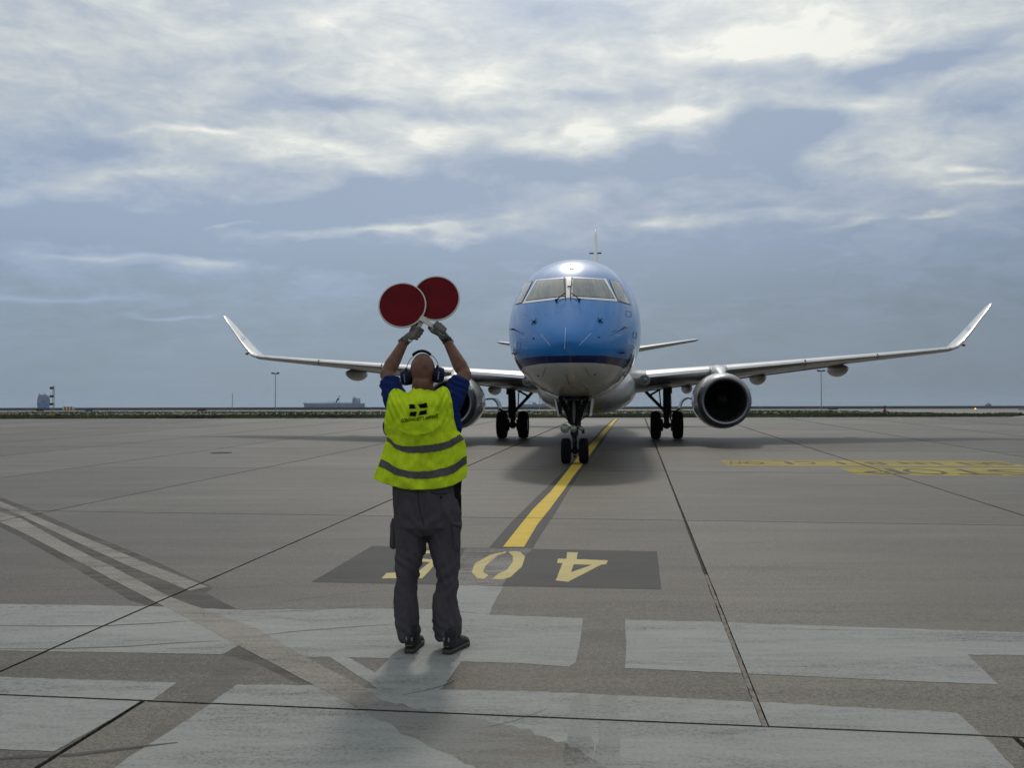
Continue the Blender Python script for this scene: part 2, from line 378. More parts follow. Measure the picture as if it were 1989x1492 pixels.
sheet_n = 0
def paint_poly(name, pts, mt, lift=.004, world=False, cut=True, parent=apron):
    """painted sheet on the slabs: cut where a joint runs under it"""
    g2 = [Vector((p[0], p[1])) for p in pts] if world else [Vector(gnd(*p).xy) for p in pts]
    global sheet_n; sheet_n += 1; lift = lift*.5+.00003*(sheet_n % 12)
    tris = tessellate_polygon([[Vector((p.x, p.y, 0)) for p in g2]])
    vs, fs = [], []
    for t in tris:
        tri = [g2[k] for k in t]
        ar = (tri[1]-tri[0]).cross(tri[2]-tri[0])
        if abs(ar) < 1e-9: continue
        if ar < 0: tri.reverse()
        for s in (slabs if cut else [None]):
            pl = tri
            if s:
                if max(p.x for p in s) < min(p.x for p in tri) or min(p.x for p in s) > max(p.x for p in tri) or max(p.y for p in s) < min(p.y for p in tri) or min(p.y for p in s) > max(p.y for p in tri): continue
                for i in range(len(s)):
                    a, b = s[i], s[(i+1) % len(s)]; d = b-a
                    pl = clip_half(pl, a, Vector((-d.y, d.x)))
                    if len(pl) < 3: break
            if len(pl) < 3: continue
            k = len(vs); vs += [Vector((p.x, p.y, SL*p.y+lift)) for p in pl]; fs.append(tuple(range(k, k+len(pl))))
    if fs: return mesh(name, vs, fs, mt, parent)
def rag(pts, amp=1.2, step=14):
    """px outline with slightly uneven edges"""
    out = []
    for i in range(len(pts)):
        a, b = Vector(pts[i]), Vector(pts[(i+1) % len(pts)]); n = max(1, int((b-a).length/step)); pr = Vector((-(b-a).y, (b-a).x)).normalized()
        for k in range(n):
            p = a+(b-a)*(k/n); out.append(tuple(p+pr*amp*noise.noise(Vector((p.x*.07, p.y*.07, i*3.1)))))
    return out
# scrubbed dark margins, erased lines, cover paint (each sheet a little above the one below)
paint_poly('scrub_mark', rag([(-305, 839), (0, 966), (60, 988), (161, 1033), (286, 1084), (415, 1142), (400, 1152), (470, 1190), (330, 1190), (251, 1166), (126, 1093), (50, 1050), (0, 1024), (-326, 845.5)]), M_scrub, .0012)
paint_poly('scrub_mark', rag([(462, 1256), (520, 1262), (620, 1330), (585, 1332), (500, 1290), (430, 1272)]), M_scrub, .0012)
paint_poly('scrub_mark', rag([(437, 1272), (520, 1275), (450, 1332), (405, 1372), (330, 1420), (240, 1492), (190, 1530), (150, 1530), (262, 1450), (340, 1380), (400, 1320)], 3), M_worn, .0012)
paint_poly('cover_paint', rag([(-150, 1169), (0, 1174), (310, 1179), (470, 1186), (676, 1183), (838, 1184), (955, 1195), (1132, 1202), (1128, 1240), (1118, 1288), (1105, 1296), (1060, 1293), (1000, 1289), (896, 1286), (757, 1280), (679, 1278), (553, 1276), (500, 1262), (462, 1255), (437, 1270), (427, 1272), (200, 1268), (0, 1265), (-150, 1262)]), M_grey, .0024)
paint_poly('cover_paint', rag([(868, 1138), (893, 1137), (978, 1140), (966, 1160), (955, 1182), (951, 1194), (838, 1184)]), M_grey, .0024)
paint_poly('cover_paint', rag([(757, 1280), (896, 1286), (862, 1335), (858, 1340), (735, 1340), (720, 1330), (640, 1277), (679, 1278), (728, 1308)]), M_grey, .0024)
paint_poly('cover_paint', rag([(-200, 1309), (0, 1316), (343, 1327), (297, 1361), (264, 1371), (105, 1461), (0, 1457), (-200, 1450)]), M_grey, .0024)
paint_poly('cover_paint', rag([(460, 1331), (610, 1332), (735, 1340), (858, 1340), (1000, 1343), (1188, 1351), (1413, 1362), (1500, 1366), (1633, 1374), (1827, 1383), (1859, 1386), (1899, 1422), (1917, 1436), (1965, 1488), (2010, 1540), (2060, 1600), (100, 1600), (200, 1512), (251, 1472), (339, 1416), (412, 1366)], 2), M_grey, .0024)
paint_poly('cover_paint', rag([(1214, 1205), (1416, 1209), (1460, 1212), (1760, 1222), (1989, 1229), (2300, 1238), (2300, 1284), (1989, 1274), (1880, 1273), (1939, 1331), (1713, 1322), (1460, 1310), (1214, 1299), (1217, 1250)]), M_grey, .0024)
paint_poly('erased_line', rag([(-312, 840), (0, 974), (60, 999), (161, 1043), (287, 1096), (405, 1141), (367, 1148), (251, 1101), (126, 1043), (45, 1004), (0, 985), (-312, 841.5)], .8), M_beige, .0036)
paint_poly('erased_line', rag([(-326, 843), (0, 996), (40, 1007), (126, 1056), (226, 1106), (327, 1159), (392, 1183), (500, 1222), (592, 1277), (707, 1337), (740, 1360), (697, 1378), (603, 1329), (480, 1264), (427, 1235), (334, 1186), (251, 1144), (126, 1078), (50, 1038), (0, 1015), (-340, 845)], 1.2), M_beige, .0036)
paint_poly('brown_stain', rag([(697, 1378), (740, 1362), (850, 1385), (1000, 1410), (1110, 1450), (1250, 1540), (980, 1540), (917, 1491), (794, 1431)], 7), M_brown, .0036)
for k, (x, w) in enumerate(((1128, 26), (1185, 24))):
    paint_poly('worn_patch', rag([(x-w*.7, 1352), (x+w*.6, 1352), (x+w, 1492), (x+w*1.2, 1530), (x-w*1.6, 1530), (x-w*1.2, 1470)], 7, 10), M_worn, .0036)
# stand number panel 405, read from the far side
paint_poly('number_panel', rag([(723, 1061), (1276, 1071.7), (1284.6, 1145.6), (605, 1131)], .7), M_dark, .0024)
glyph = {'digit_four': [[(1101.6, 1073.4), (1122.7, 1074), (1120, 1087.2), (1181, 1089.5), (1177, 1097.5), (1169, 1097.3), (1103.5, 1131), (1079.4, 1128.7), (1092.8, 1094.9), (1082, 1094.5), (1084, 1086), (1100, 1086.6)]],
 'digit_zero': [[(983.7, 1071.7), (952, 1078.7), (922, 1096), (916, 1112), (927, 1123.8), (939.7, 1125.5), (948.5, 1119), (938, 1112), (943, 1100), (966, 1080.5), (982, 1075)], [(990.7, 1071.7), (1010, 1072.7), (1019.6, 1082), (1013.6, 1101.6), (990.7, 1122.7), (976.6, 1126), (955.5, 1125.5), (967.8, 1115.7), (983.7, 1108.6), (996, 1092.8), (996, 1080.5), (989, 1075)]],
 'digit_five': [[(741, 1124.5), (751, 1114), (811, 1112), (835, 1093), (850, 1093), (820, 1124.5)], [(846, 1101), (835, 1092.5), (800, 1091), (785, 1084), (800, 1075), (825, 1070), (838, 1070), (836, 1076), (815, 1077), (808, 1082), (815, 1086), (850, 1088)]]}
def piece_poly(name, polys, mt, lift):
    bm = bmesh.new()
    for pts in polys:
        o = paint_poly('tmp', pts, mt, lift)
        if o: bm.from_mesh(o.data); me = o.data; bpy.data.objects.remove(o); bpy.data.meshes.remove(me)
    me = bpy.data.meshes.new(name); bm.to_mesh(me); bm.free(); me.materials.append(mt)
    return link(bpy.data.objects.new(name, me), apron)
for n_, pl in glyph.items(): piece_poly(n_, [rag(p, .5, 5) for p in pl], M_fadeyel, .0048)
paint_poly('digit_opening', [(1114.5, 1097.2), (1150, 1098.2), (1109, 1112.5)], M_dark, .0060)
# lead-in line
YL = [(977, 1063), (1006, 1026), (1035, 990), (1069, 956), (1096, 922.5), (1121.7, 889), (1144, 865.5), (1160, 850.7), (1174.5, 833), (1184, 824), (1191, 817), (1196, 813.5)]
YR = [(1018, 1063), (1043.6, 1019.6), (1069, 988), (1094, 954), (1113, 926.7), (1132, 902), (1147, 882), (1164, 859), (1176.6, 842), (1187, 829.6), (1194, 820), (1199.5, 813.5)]
KL = [(950, 1064.5), (984.5, 1024), (1018, 990), (1048, 960.5), (1083.7, 926.7), (1102.7, 905.6), (1124, 884.5), (1145, 861), (1170, 832), (1182, 822), (1190, 815), (1194, 813.5)]
KR = [(1035, 1066.5), (1048, 1043), (1075, 1002.7), (1100.6, 960.5), (1126, 920), (1153, 884.5), (1168, 862), (1183, 838), (1191, 827), (1202, 813.5)]
paint_poly('line_border', KL+KR[::-1], M_dark, .0024)
paint_poly('lead_in_line', YL+YR[::-1], M_yel, .0048)
paint_poly('line_border', [(862, 1137), (905, 1066), (1035, 1066.5), (1000, 1100), (975, 1139)], paint('faded_line', (.19, .18, .17), .55, .4), .0036)
# two yellow stop panels with dark lettering, read from the far side
paint_poly('stop_panel', rag([(1400, 894), (1942, 896), (2000, 906.5), (1412, 904.8)], .4), M_signyel, .0024)
paint_poly('stop_panel', rag([(1630, 908.3), (2090, 910), (2140, 926), (1665, 922.5)], .4), M_signyel, .0024)
def text_obj(name, body, mt, font_w=1.0, bold=0.0):
    cu = bpy.data.curves.new(name, 'FONT'); cu.body = body; cu.align_x = 'CENTER'; cu.align_y = 'CENTER'; cu.size = 1; cu.space_character = font_w; cu.resolution_u = 4; cu.offset = bold
    t = bpy.data.objects.new(name, cu); col.objects.link(t); dg = bpy.context.evaluated_depsgraph_get()
    me = bpy.data.meshes.new_from_object(t.evaluated_get(dg)); bpy.data.objects.remove(t)
    me.materials.clear(); me.materials.append(mt)
    return me
def ground_text(body, px0, py0, px1, py1, width, hgt, name):
    """one row of painted characters from image left to right, each turned to face the aircraft"""
    a, b = gnd(px0, py0), gnd(px1, py1); n = len(body); d = (b-a).normalized(); pr = Vector((-d.y, d.x, 0))
    vs, fs = [], []
    for i, ch in enumerate(body):
        if ch == ' ': continue
        me = text_obj('t', ch, M_lettering); xs = [q.co.x for q in me.vertices]; ys = [q.co.y for q in me.vertices]
        cx, cy = (min(xs)+max(xs))/2, (min(ys)+max(ys))/2; sw, sh = max(xs)-min(xs), max(ys)-min(ys); k = len(vs)
        c = a+(b-a)*((i+.5)/n); w_ = width if sw > .25 else width*.35
        for q in me.vertices:
            x, y = (q.co.x-cx)/sw*w_, (q.co.y-cy)/sh*hgt
            p = c-d*x-pr*y; vs.append(Vector((p.x, p.y, SL*p.y+.0030)))
        fs += [tuple(reversed([k+v for v in f.vertices])) if False else tuple(k+v for v in f.vertices) for f in me.polygons]
    return mesh(name, vs, fs, M_lettering, apron)
ground_text('WO .C . 8 NL 1AS', 1415, 899.2, 1960, 901.2, .40, .80, 'panel_lettering')
ground_text('POTS', 1668, 915.6, 2015, 918.2, .75, 1.35, 'panel_lettering')
# tyre marks and hairline cracks
def line_mark(name, pts, w, mt, lift=.006):
    gp = [gnd(*p) for p in pts]; poly = []
    L, Rr = [], []
    for i, p in enumerate(gp):
        d = (gp[min(i+1, len(gp)-1)]-gp[max(i-1, 0)]); n = Vector((-d.y, d.x, 0)).normalized()*w*.5
        if i in (0, len(gp)-1): n *= .3
        L.append((p+n).xy); Rr.append((p-n).xy)
    return paint_poly(name, list(L)+list(Rr)[::-1], mt, lift, world=True)
for pts, w in (([(-60, 1216), (90, 1217.5), (200, 1217), (300, 1212), (362, 1208)], .020), ([(-60, 1262), (100, 1262), (250, 1257), (330, 1251), (428, 1246)], .018),
               ([(505, 1236), (560, 1229), (620, 1224), (700, 1218), (767, 1214)], .013), ([(-60, 1480), (40, 1472), (140, 1468), (240, 1456), (345, 1444)], .035),
               ([(780, 1352), (830, 1342), (860, 1334), (890, 1320)], .009), ([(480, 1192), (570, 1188), (640, 1184), (720, 1176)], .011),
               ([(500, 1197), (600, 1207), (700, 1203)], .006), ([(940, 1416), (1000, 1402), (1064, 1378)], .008)):
    line_mark('tyre_mark', pts, w, M_tyremark)
for pts in ([(0, 1093), (120, 1104), (260, 1100), (420, 1092)], [(405, 1148), (500, 1140), (605, 1130)], [(470, 1180), (560, 1168), (660, 1156), (760, 1146)],
            [(0, 1130), (60, 1120), (165, 1111)], [(1050, 1138), (1120, 1140), (1190, 1137)], [(1290, 1065), (1330, 1062), (1380, 1058)],
            [(1085, 940), (1190, 930), (1290, 923)], [(1400, 918), (1560, 919), (1665, 920)], [(1460, 1218), (1600, 1225), (1780, 1226)],
            [(260, 985), (420, 975), (620, 968)], [(1500, 990), (1650, 996), (1800, 992)], [(1000, 1060), (950, 1090), (880, 1110)]):
    line_mark('hairline_crack', pts, .006, M_crack)
for x0, x1, y0, y1 in ((-10, 240, 1149.5, 1144), (-10, 160, 1182, 1178)):
    n = int((x1-x0)/22)
    for k in range(n):
        a = x0+(x1-x0)*k/n; line_mark('hairline_crack', [(a, y0+(y1-y0)*k/n), (a+7, y0+(y1-y0)*(k+.3)/n), (a+15, y0+(y1-y0)*(k+.7)/n)], .010, M_crack)
# pale wet-looking seam at the far edge of the apron is a concrete edge strip
edge = mesh('apron_edge', [Vector((x, y, SL*y+z)) for x, y, z in ((-110, 57.6, .006), (110, 57.6, .006), (110, 58.7, .006), (-110, 58.7, .006))], [(0, 1, 2, 3)], mat('edge_concrete', (.16, .155, .14), .8, var=.3, vscale=.8), apron)
# drain cover
dc = gnd(430, 880); mb = MB(); mb.lathe([(0, .27), (.008, .27), (.008, 0.24), (.003, .235), (.003, .01)], dc+Vector((0, 0, .003)), 'z', 28)
M_castiron = mat('cast_iron', (.035, .033, .032), .7, .3, bump=.004)
t = mb.build('drain_cover', M_castiron, None); tag(t, 'round dark iron drain cover set in the concrete left of the man', 'drain cover')

# ------------------------------------------------------------------ land beyond the apron, sea, breakwater
TZ = SL*58.7
def flat(name, pts, z, mt, label, kind='structure'):
    return tag(mesh(name, [Vector((x, y, z)) for x, y in pts], [tuple(range(len(pts)))], mt), label, kind=kind)
M_drygrass = mat('dry_ground', (.085, .08, .045), .95, var=.5, vscale=.05)
M_soil = mat('green_ground', (.060, .066, .030), .95, var=.6, vscale=.12)
M_far = M_conc2
flat('ground', [(-700, 58.7), (700, 58.7), (700, 225), (-700, 225)], TZ-.012, M_drygrass, 'khaki airfield ground beyond the apron')
flat('taxiway', [(-700, 150), (700, 150), (700, 182), (-700, 182)], TZ-.004, M_far, 'pale taxiway strip beyond the green grass')
flat('pavement', [(24, 58.72), (300, 58.72), (300, 149.9), (24, 149.9)], TZ-.006, M_far, 'grey pavement joining the apron at the right')
GR = [(-320, 58.75), (30.5, 58.75), (36.5, 68), (42, 88), (46, 149), (-320, 149)]
flat('verge', GR, TZ+.002, M_soil, 'dark green verge behind the apron')
land_edge = mesh('shore', [Vector(p) for p in ((-700, 225, TZ-.012), (700, 225, TZ-.012), (700, 243, -3.2), (-700, 243, -3.2))], [(3, 2, 1, 0)], mat('shore_rock', (.09, .085, .075), .95, var=.4, vscale=.4)); tag(land_edge, 'stony shore slope down to the sea', kind='structure')
M_sea = mat('sea_water', (.02, .035, .05), .25, var=.3, vscale=.02, bump=.35, bscale=.12, vstretch=(.3, 1, 1))
flat('sea', [(-6000, 235), (6000, 235), (6000, 9000), (-6000, 9000)], -3.0, M_sea, 'dark blue grey sea reaching the horizon')

# grass tufts
def grass():
    vs, fs = [], []
    rnd = random.Random(3)
    def inside(x, y):
        return x < 30.5+(6 if y > 68 else (y-58.7)*.65)+max(0, (y-68)*.25)*.6
    for i in range(40000):
        y = 58.9+abs(rnd.gauss(0, 1))*9 if i < 23000 else rnd.uniform(59, 149)
        if y > 148: continue
        x = rnd.uniform(-.85*y-4, min(.70*y+4, 46))
        if not inside(x, y): continue
        d = noise.noise(Vector((x*.12, y*.12, 0)))
        if rnd.random() > .62+d: continue
        h = rnd.uniform(.08, .24)*(1+.7*d)*(1.0 if y < 72 else .55); w = rnd.uniform(.05, .14)
        for k in range(3):
            a = rnd.uniform(0, 6.28); q = Vector((x+rnd.uniform(-.12, .12), y+rnd.uniform(-.12, .12), TZ)); c = Vector((math.cos(a), math.sin(a), 0))*w
            n = len(vs); vs += [q-c, q+c, q+c*rnd.uniform(-1, 1.6)+Vector((rnd.uniform(-.05, .05), 0, h*rnd.uniform(.6, 1)))]; fs.append((n, n+1, n+2))
    m = mat('grass_blades', (.060, .068, .028), .8, var=.85, vscale=.22)
    return tag(mesh('grass', vs, fs, m), 'rough green grass growing on the verge behind the apron', 'grass', kind='stuff')
grass()

# breakwater of heaped dark rock with a concrete crown
def breakwater():
    vs, fs = [], []; n = 700; x0, x1 = -2200, 2200
    for i in range(n+1):
        x = x0+(x1-x0)*i/n
        for k, (dy, z) in enumerate(((0, -3.1), (2.5, -1.2), (5, .3), (6, .75), (11, .8), (16, -3.1))):
            j = noise.noise(Vector((x*.35, k*3.3, 0)))*(.55 if k in (1, 2) else .12)
            vs.append(Vector((x, 1195+dy+j, z+j)))
    for i in range(n):
        for k in range(5): a = i*6+k; fs.append((a, a+6, a+7, a+1))
    o = mesh('breakwater', vs, fs, mat('dark_rock', (.010, .015, .024), .95, var=.6, vscale=.15, spec=.1)); o.location = (0, 0, 0)
    return tag(o, 'long low dark breakwater along the horizon', 'breakwater')
breakwater()

M_shipblue = mat('ship_hull', (.04, .055, .115), .7, var=.15, vscale=.03)
M_shipwhite = mat('ship_superstructure', (.17, .19, .25), .7, var=.12, vscale=.05)
M_shipcont = mat('ship_deck_cargo', (.13, .15, .20), .7, var=.6, vscale=.07)
def hull(mb, L, Bm, zb, zt, bow=-1, rise=2.5):
    """ship hull along x, bow towards -x or +x"""
    rings = []; n = 16
    for i in range(n+1):
        t = i/n; x = (t-.5)*L*(-bow)
        fb = min(1, t/.16)**.6 if t < .16 else (1 if t < .9 else 1-.35*((t-.9)/.1)**1.5)
        fw = min(1, max(.02, (t-.02)/.2))**.8 if t < .22 else fb
        zt_ = zt+rise*max(0, 1-t/.14)+.8*max(0, (t-.85)/.15)
        hb = max(.3, Bm/2*fb); hw = max(.15, Bm/2*fw*.92)
        xr = x+bow*(-L*.012 if t < .05 else 0)
        rings.append([Vector((x-bow*(-1)*0+(-bow)*(L*.02 if t < .06 else 0), -hw, zb)), Vector((x, -hb, zt_)), Vector((x, hb, zt_)), Vector((x+(-bow)*(L*.02 if t < .06 else 0), hw, zb))])
    mb.loft(rings)
def tanker(px0, px1, Yd, label, z0=-3.0, house_h=22.0, name='tanker_ship'):
    a, b = at(px0, 790, Yd), at(px1, 790, Yd); L = abs(b.x-a.x); c = Vector(((a.x+b.x)/2, Yd, z0))
    t = thing(name, label, 'ship', c)
    s = L/250
    mb = MB(); hull(mb, L, 40*s, -1, 17*s, -1, 3.5*s); mb.build('hull', M_shipblue, t, False)
    hx = L*.36
    mb = MB(); mb.box((hx, 0, 17*s+5*s), (26*s, 36*s, 10*s)); mb.box((hx-3*s, 0, 17*s+15*s), (17*s, 30*s, 12*s)); mb.box((hx-4*s, 0, 17*s+22.5*s), (9*s, 40*s, 3*s))
    mb.build('deck_house', M_shipwhite, t, False)
    mb = MB()
    for k in range(4):
        mb.box((hx-4*s, -18.2*s, 17*s+(3+k*4.2)*s), (15*s, .4*s, 1.2*s))
    mb.build('window_row', M_filler, t, False)
    mb = MB(); mb.loft([[Vector((hx+14*s+dx*q, dy*q, z)) for dx, dy in ((-4*s, -5*s), (4*s, -5*s), (4*s, 5*s), (-4*s, 5*s))] for z, q in ((17*s, 1.1), (36*s, .9), (39*s, .8))]); mb.build('funnel', M_shipwhite, t, False)
    mb = MB(); mb.tube([(hx-6*s, 0, 39*s), (hx-6*s, 0, 52*s)], .8*s, 6); mb.box((hx-6*s, 0, 46*s), (1*s, 9*s, .7*s)); mb.build('mast', M_shipwhite, t, False)
    mb = MB(); mb.tube([(-L*.455, 0, 19*s), (-L*.455, 0, 31*s)], .7*s, 6); mb.build('foremast', M_shipwhite, t, False)
    mb = MB()
    for k in range(9):
        x = -L*.36+k*L*.068; mb.tube([(x, 6*s, 17*s), (x, 6*s, (19+2.2*(k % 3))*s)], .7*s, 6)
    mb.tube([(-L*.4, 0, 19*s), (hx-14*s, 0, 19*s)], 1.1*s, 6); mb.tube([(-L*.1, 8*s, 17*s), (-L*.1, 8*s, 27*s)], .8*s, 6); mb.tube([(-L*.1, 8*s, 26*s), (-L*.02, 8*s, 24*s)], .6*s, 6)
    mb.tube([(0, -8*s, 17*s), (0, -8*s, 27*s)], .8*s, 6); mb.tube([(0, -8*s, 26*s), (L*.07, -8*s, 24*s)], .6*s, 6)
    mb.build('deck_gear', M_shipblue, t, False)
    return t
tanker(589, 708, 4000, 'long blue grey tanker on the horizon with its deck house at the right end')
def cargo_middle():
    Yd = 4300; a = at(1009, 790, Yd); b = at(1085, 790, Yd); L = b.x-a.x; c = Vector(((a.x+b.x)/2, Yd, -3))
    t = thing('cargo_ship', 'blue grey cargo ship on the horizon seen between the aircraft landing gear', 'ship', c)
    s = L/170
    mb = MB(); hull(mb, L, 26*s, -1, 13*s, -1, 4*s); mb.build('hull', M_shipblue, t, False)
    MB().box((-L*.12, 0, 16*s), (16*s, 20*s, 10*s)).build('deck_cargo', M_shipcont, t, False); MB().box((L*.15, 0, 15*s), (30*s, 22*s, 7*s)).build('deck_cargo', M_shipcont, t, False)
    mb = MB(); mb.box((L*.38, 0, 20*s), (16*s, 22*s, 18*s)); mb.box((L*.37, 0, 31*s), (10*s, 24*s, 4*s)); mb.build('deck_house', M_shipwhite, t, False)
    for x in (-.25, .02): MB().tube([(x*L, 0, 12*s), (x*L, 0, 28*s)], 1*s, 6).tube([(x*L, 0, 26*s), (x*L+16*s, 0, 22*s)], .7*s, 6).build('crane', M_shipblue, t, False)
cargo_middle()
def end_ship():
    Yd = 2600; c = at(84.5, 790, Yd); c.z = -3; k = Yd/F
    t = thing('container_ship', 'blue container ship seen end on beside the tall mast on the left', 'ship', c)
    w = 23*k; t.rotation_euler.z = -math.atan2(c.x, c.y)
    mb = MB(); mb.loft([[Vector((x*w/2, y, z)) for x, y in ((-sx, -10), (-sx*.55, -16), (0, -19), (sx*.55, -16), (sx, -10), (sx, 120), (-sx, 120))] for z, sx in ((-1, .86), (8, .95), (17, 1.0))])
    mb.build('hull', mat('bright_blue_hull', (.05, .13, .33), .6), t, False)
    mb = MB()
    rnd = random.Random(5)
    for i in range(7):
        for j in range(4 if i in (0, 6) else 5):
            mb.box((-w*.42+i*w*.14, 8+rnd.uniform(-.3, .3), 17+1.3+j*2.7), (w*.13, 24, 2.5))
    mb.build('container_stack', M_shipcont, t, False)
    mb = MB(); mb.box((0, 42, 26), (w*.9, 12, 20)); mb.box((-1, 42, 37.5), (w*.62, 10, 3.5)); mb.build('bridge', M_shipwhite, t, False)
    MB().box((-w*.33, 42, 39), (2.5, 4, 9)).build('funnel', M_shipwhite, t, False)
    for x_, z_ in ((.1, 44), (.02, 47)): MB().tube([(w*x_, 42, 37), (w*x_, 42, z_)], .4, 6).build('mast', M_shipwhite, t, False)
end_ship()
def yacht():
    Yd = 3500; c = at(1920, 788, Yd); c.z = -3
    t = thing('small_ship', 'tiny dark boat on the horizon at the far right', 'boat', c)
    mb = MB(); hull(mb, 22, 8, -1, 7, 1, 2); mb.build('hull', M_shipblue, t, False)
    mb = MB(); mb.box((0, 0, 9), (10, 6, 4)); mb.tube([(0, 0, 10), (0, 0, 15)], .5, 6); mb.build('cabin', M_shipblue, t, False)
yacht()

# ------------------------------------------------------------------ sea haze
def haze():
    x0, x1, y0, y1, z0, z1 = -6100, 6100, -30, 9100, -4.2, 62
    m = bpy.data.materials.new('haze'); m.use_nodes = True; h = NG(m.node_tree); h.n.clear()
    o = h.new('ShaderNodeOutputMaterial'); v = h.new('ShaderNodeVolumePrincipled'); v.inputs['Density'].default_value = 6.5e-5
    v.inputs['Color'].default_value = (.66, .80, .98, 1); v.inputs['Anisotropy'].default_value = .2; h.l.new(v.outputs[0], o.inputs['Volume'])
    b = MB().box(((x0+x1)/2, (y0+y1)/2, (z0+z1)/2), (x1-x0, y1-y0, z1-z0)).build('haze', m, None, False)
    tag(b, 'thin pale haze over the airfield and the sea', 'haze', kind='stuff')
haze()

# ------------------------------------------------------------------ airfield furniture
M_pole = mat('galvanised_pole', (.30, .32, .33), .55, .4); M_black = mat('black_fixture', (.02, .02, .022), .6)
M_white = mat('white_paint_plain', (.72, .72, .70), .6); M_redb = mat('dark_red_board', (.12, .018, .014), .6); M_brown_board = mat('brown_board', (.06, .03, .022), .8)
def place(px, Yd): q = at(px, 790, Yd); return Vector((q.x, Yd, TZ))
def zat(px, py, Yd): return at(px, py, Yd).z
def lamp_post(px, pytop, Yd, label):
    b = place(px, Yd); H = zat(px, pytop, Yd)-TZ; k = Yd/F
    t = thing('lamp_post', label, 'lamp post', b, 'twin headed lamp posts beyond the apron')
    MB().tube([(0, 0, 0), (0, 0, H*.5), (0, 0, H)], [1.0*k, .8*k, .6*k], 8).build('pole', M_pole, t)
    MB().box((0, 0, .05), (.5, .5, .12)).build('base', M_conc2, t, False)
    MB().tube([(-3*k, 0, H-.05), (3*k, 0, H-.05)], .5*k, 6).build('cross_arm', M_black, t)
    for s in (-1, 1): MB().box((s*4.6*k, 0, H-.02), (5.6*k, 5*k, 2.8*k), Matrix.Rotation(s*R(-8), 3, 'Y')).build('lamp_head', M_black, t, False)
lamp_post(534.7, 725, 120, 'twin headed lamp post under the left wingtip')
lamp_post(1595.5, 720, 120, 'twin headed lamp post under the right wing')
def lattice_mast(name, px, pytop, Yd, label, cat, w=.22, fixtures=(), rungs=14, m=None):
    b = place(px, Yd); H = zat(px, pytop, Yd)-TZ; t = thing(name, label, cat, b)
    m = m or M_pole
    for sx, sy in ((-1, -1), (1, -1), (0, 1)): MB().tube([(sx*w, sy*w, 0), (sx*w*.6, sy*w*.6, H)], w*.28, 6).build('upright', m, t)
    mb = MB()
    for k in range(rungs):
        z0, z1 = H*k/rungs, H*(k+1)/rungs; mb.tube([(-w*.9, -w*.9, z0), (w*.9, -w*.9, z1)], w*.14, 4); mb.tube([(w*.9, -w*.9, z0), (0, w*.9, z1)], w*.14, 4)
    mb.build('bracing', m, t, False)
    for dz in fixtures: MB().box((-w*2.2, 0, H-dz), (w*3, w*2.4, w*2.4)).build('fixture', M_black, t, False)
    return t
lattice_mast('lattice_mast', 104.5, 749.5, 290, 'tall pale lattice mast beside the container ship', 'mast', .30, (.7, 3.2, 5.6), 16)
lattice_mast('radio_mast', 451.5, 764, 280, 'thin grey radio mast left of the lamp post', 'mast', .13, (), 12)
lattice_mast('survey_pole', 1047.5, 768, 200, 'thin pole standing between the left main wheels and the nose gear', 'pole', .04, (), 6)
lattice_mast('whip_pole', 122, 777, 230, 'slim pole beside the red and white striped fence', 'pole', .04, (), 6)
# windsock
def windsock():
    Yd = 230; b = place(658.5, Yd); H = zat(658.5, 768.5, Yd)-TZ; k = Yd/F
    t = thing('windsock', 'drooping dark windsock on a thin pole in front of the tanker', 'windsock', b)
    MB().tube([(0, 0, 0), (0, 0, H)], .35*k, 6).build('pole', M_black, t)
    MB().tube([(-2.5*k, 0, H-1*k), (3*k, 0, H-1*k)], .3*k, 5).build('cross_bar', M_black, t)
    MB().tube([(-.3*k, 0, H-6*k), (-2.2*k, 0, H-6.8*k), (-4*k, 0, H-9.5*k), (-6*k, 0, H-14.5*k)], [1.9*k, 1.7*k, 1.3*k, .8*k], 10).build('sock', M_black, t)
windsock()
# boards and markers
def board(px0, px1, py0, py1, Yd, label, name='sign_board', cat='sign', m=None, legs=True):
    k = Yd/F; c = place((px0+px1)/2, Yd); w = (px1-px0)*k; z1 = zat(px0, py0, Yd)-TZ; z0 = max(.02, zat(px0, py1, Yd)-TZ)
    t = thing(name, label, cat, c); m = m or M_redb
    MB().box((0, 0, (z0+z1)/2), (w, .25, z1-z0)).build('panel', m, t, False)
    mb = MB()
    for y in (z0, z1): mb.box((0, -.135, y+(.02 if y == z0 else -.02)), (w*1.01, .03, .06))
    mb.build('frame', M_black, t, False)
    for s in (-.35, .35): MB().box((s*w, 0, z0/2), (.08, .08, max(z0, .05))).build('leg', M_black, t, False)
    return t
board(71, 84.5, 795.3, 799.5, 175, 'dark red board below the container ship at far left', m=M_brown_board)
board(165, 180, 796.8, 799.2, 175, 'low dark board right of the striped fence', m=M_brown_board)
board(383, 400, 795.6, 800.2, 165, 'dark brown board standing alone in the left grass')
board(1608, 1627, 794.0, 797.3, 170, 'dark red sign right of the right lamp post')
board(1610.5, 1616.5, 797, 803.5, 110, 'small black box below the dark red sign', 'equipment_box', 'box', M_black)
board(1690, 1694.5, 796, 798.6, 160, 'tiny dark box in the grass left of the red marker', 'equipment_box', 'box', M_black)
board(1978, 1996, 794.8, 799.5, 150, 'dark board at the right edge beyond the pavement', m=M_brown_board)
board(1785, 1811, 801.3, 804.2, 92, 'low dark hut among the grass right of the red marker', 'low_hut', 'hut', M_black)
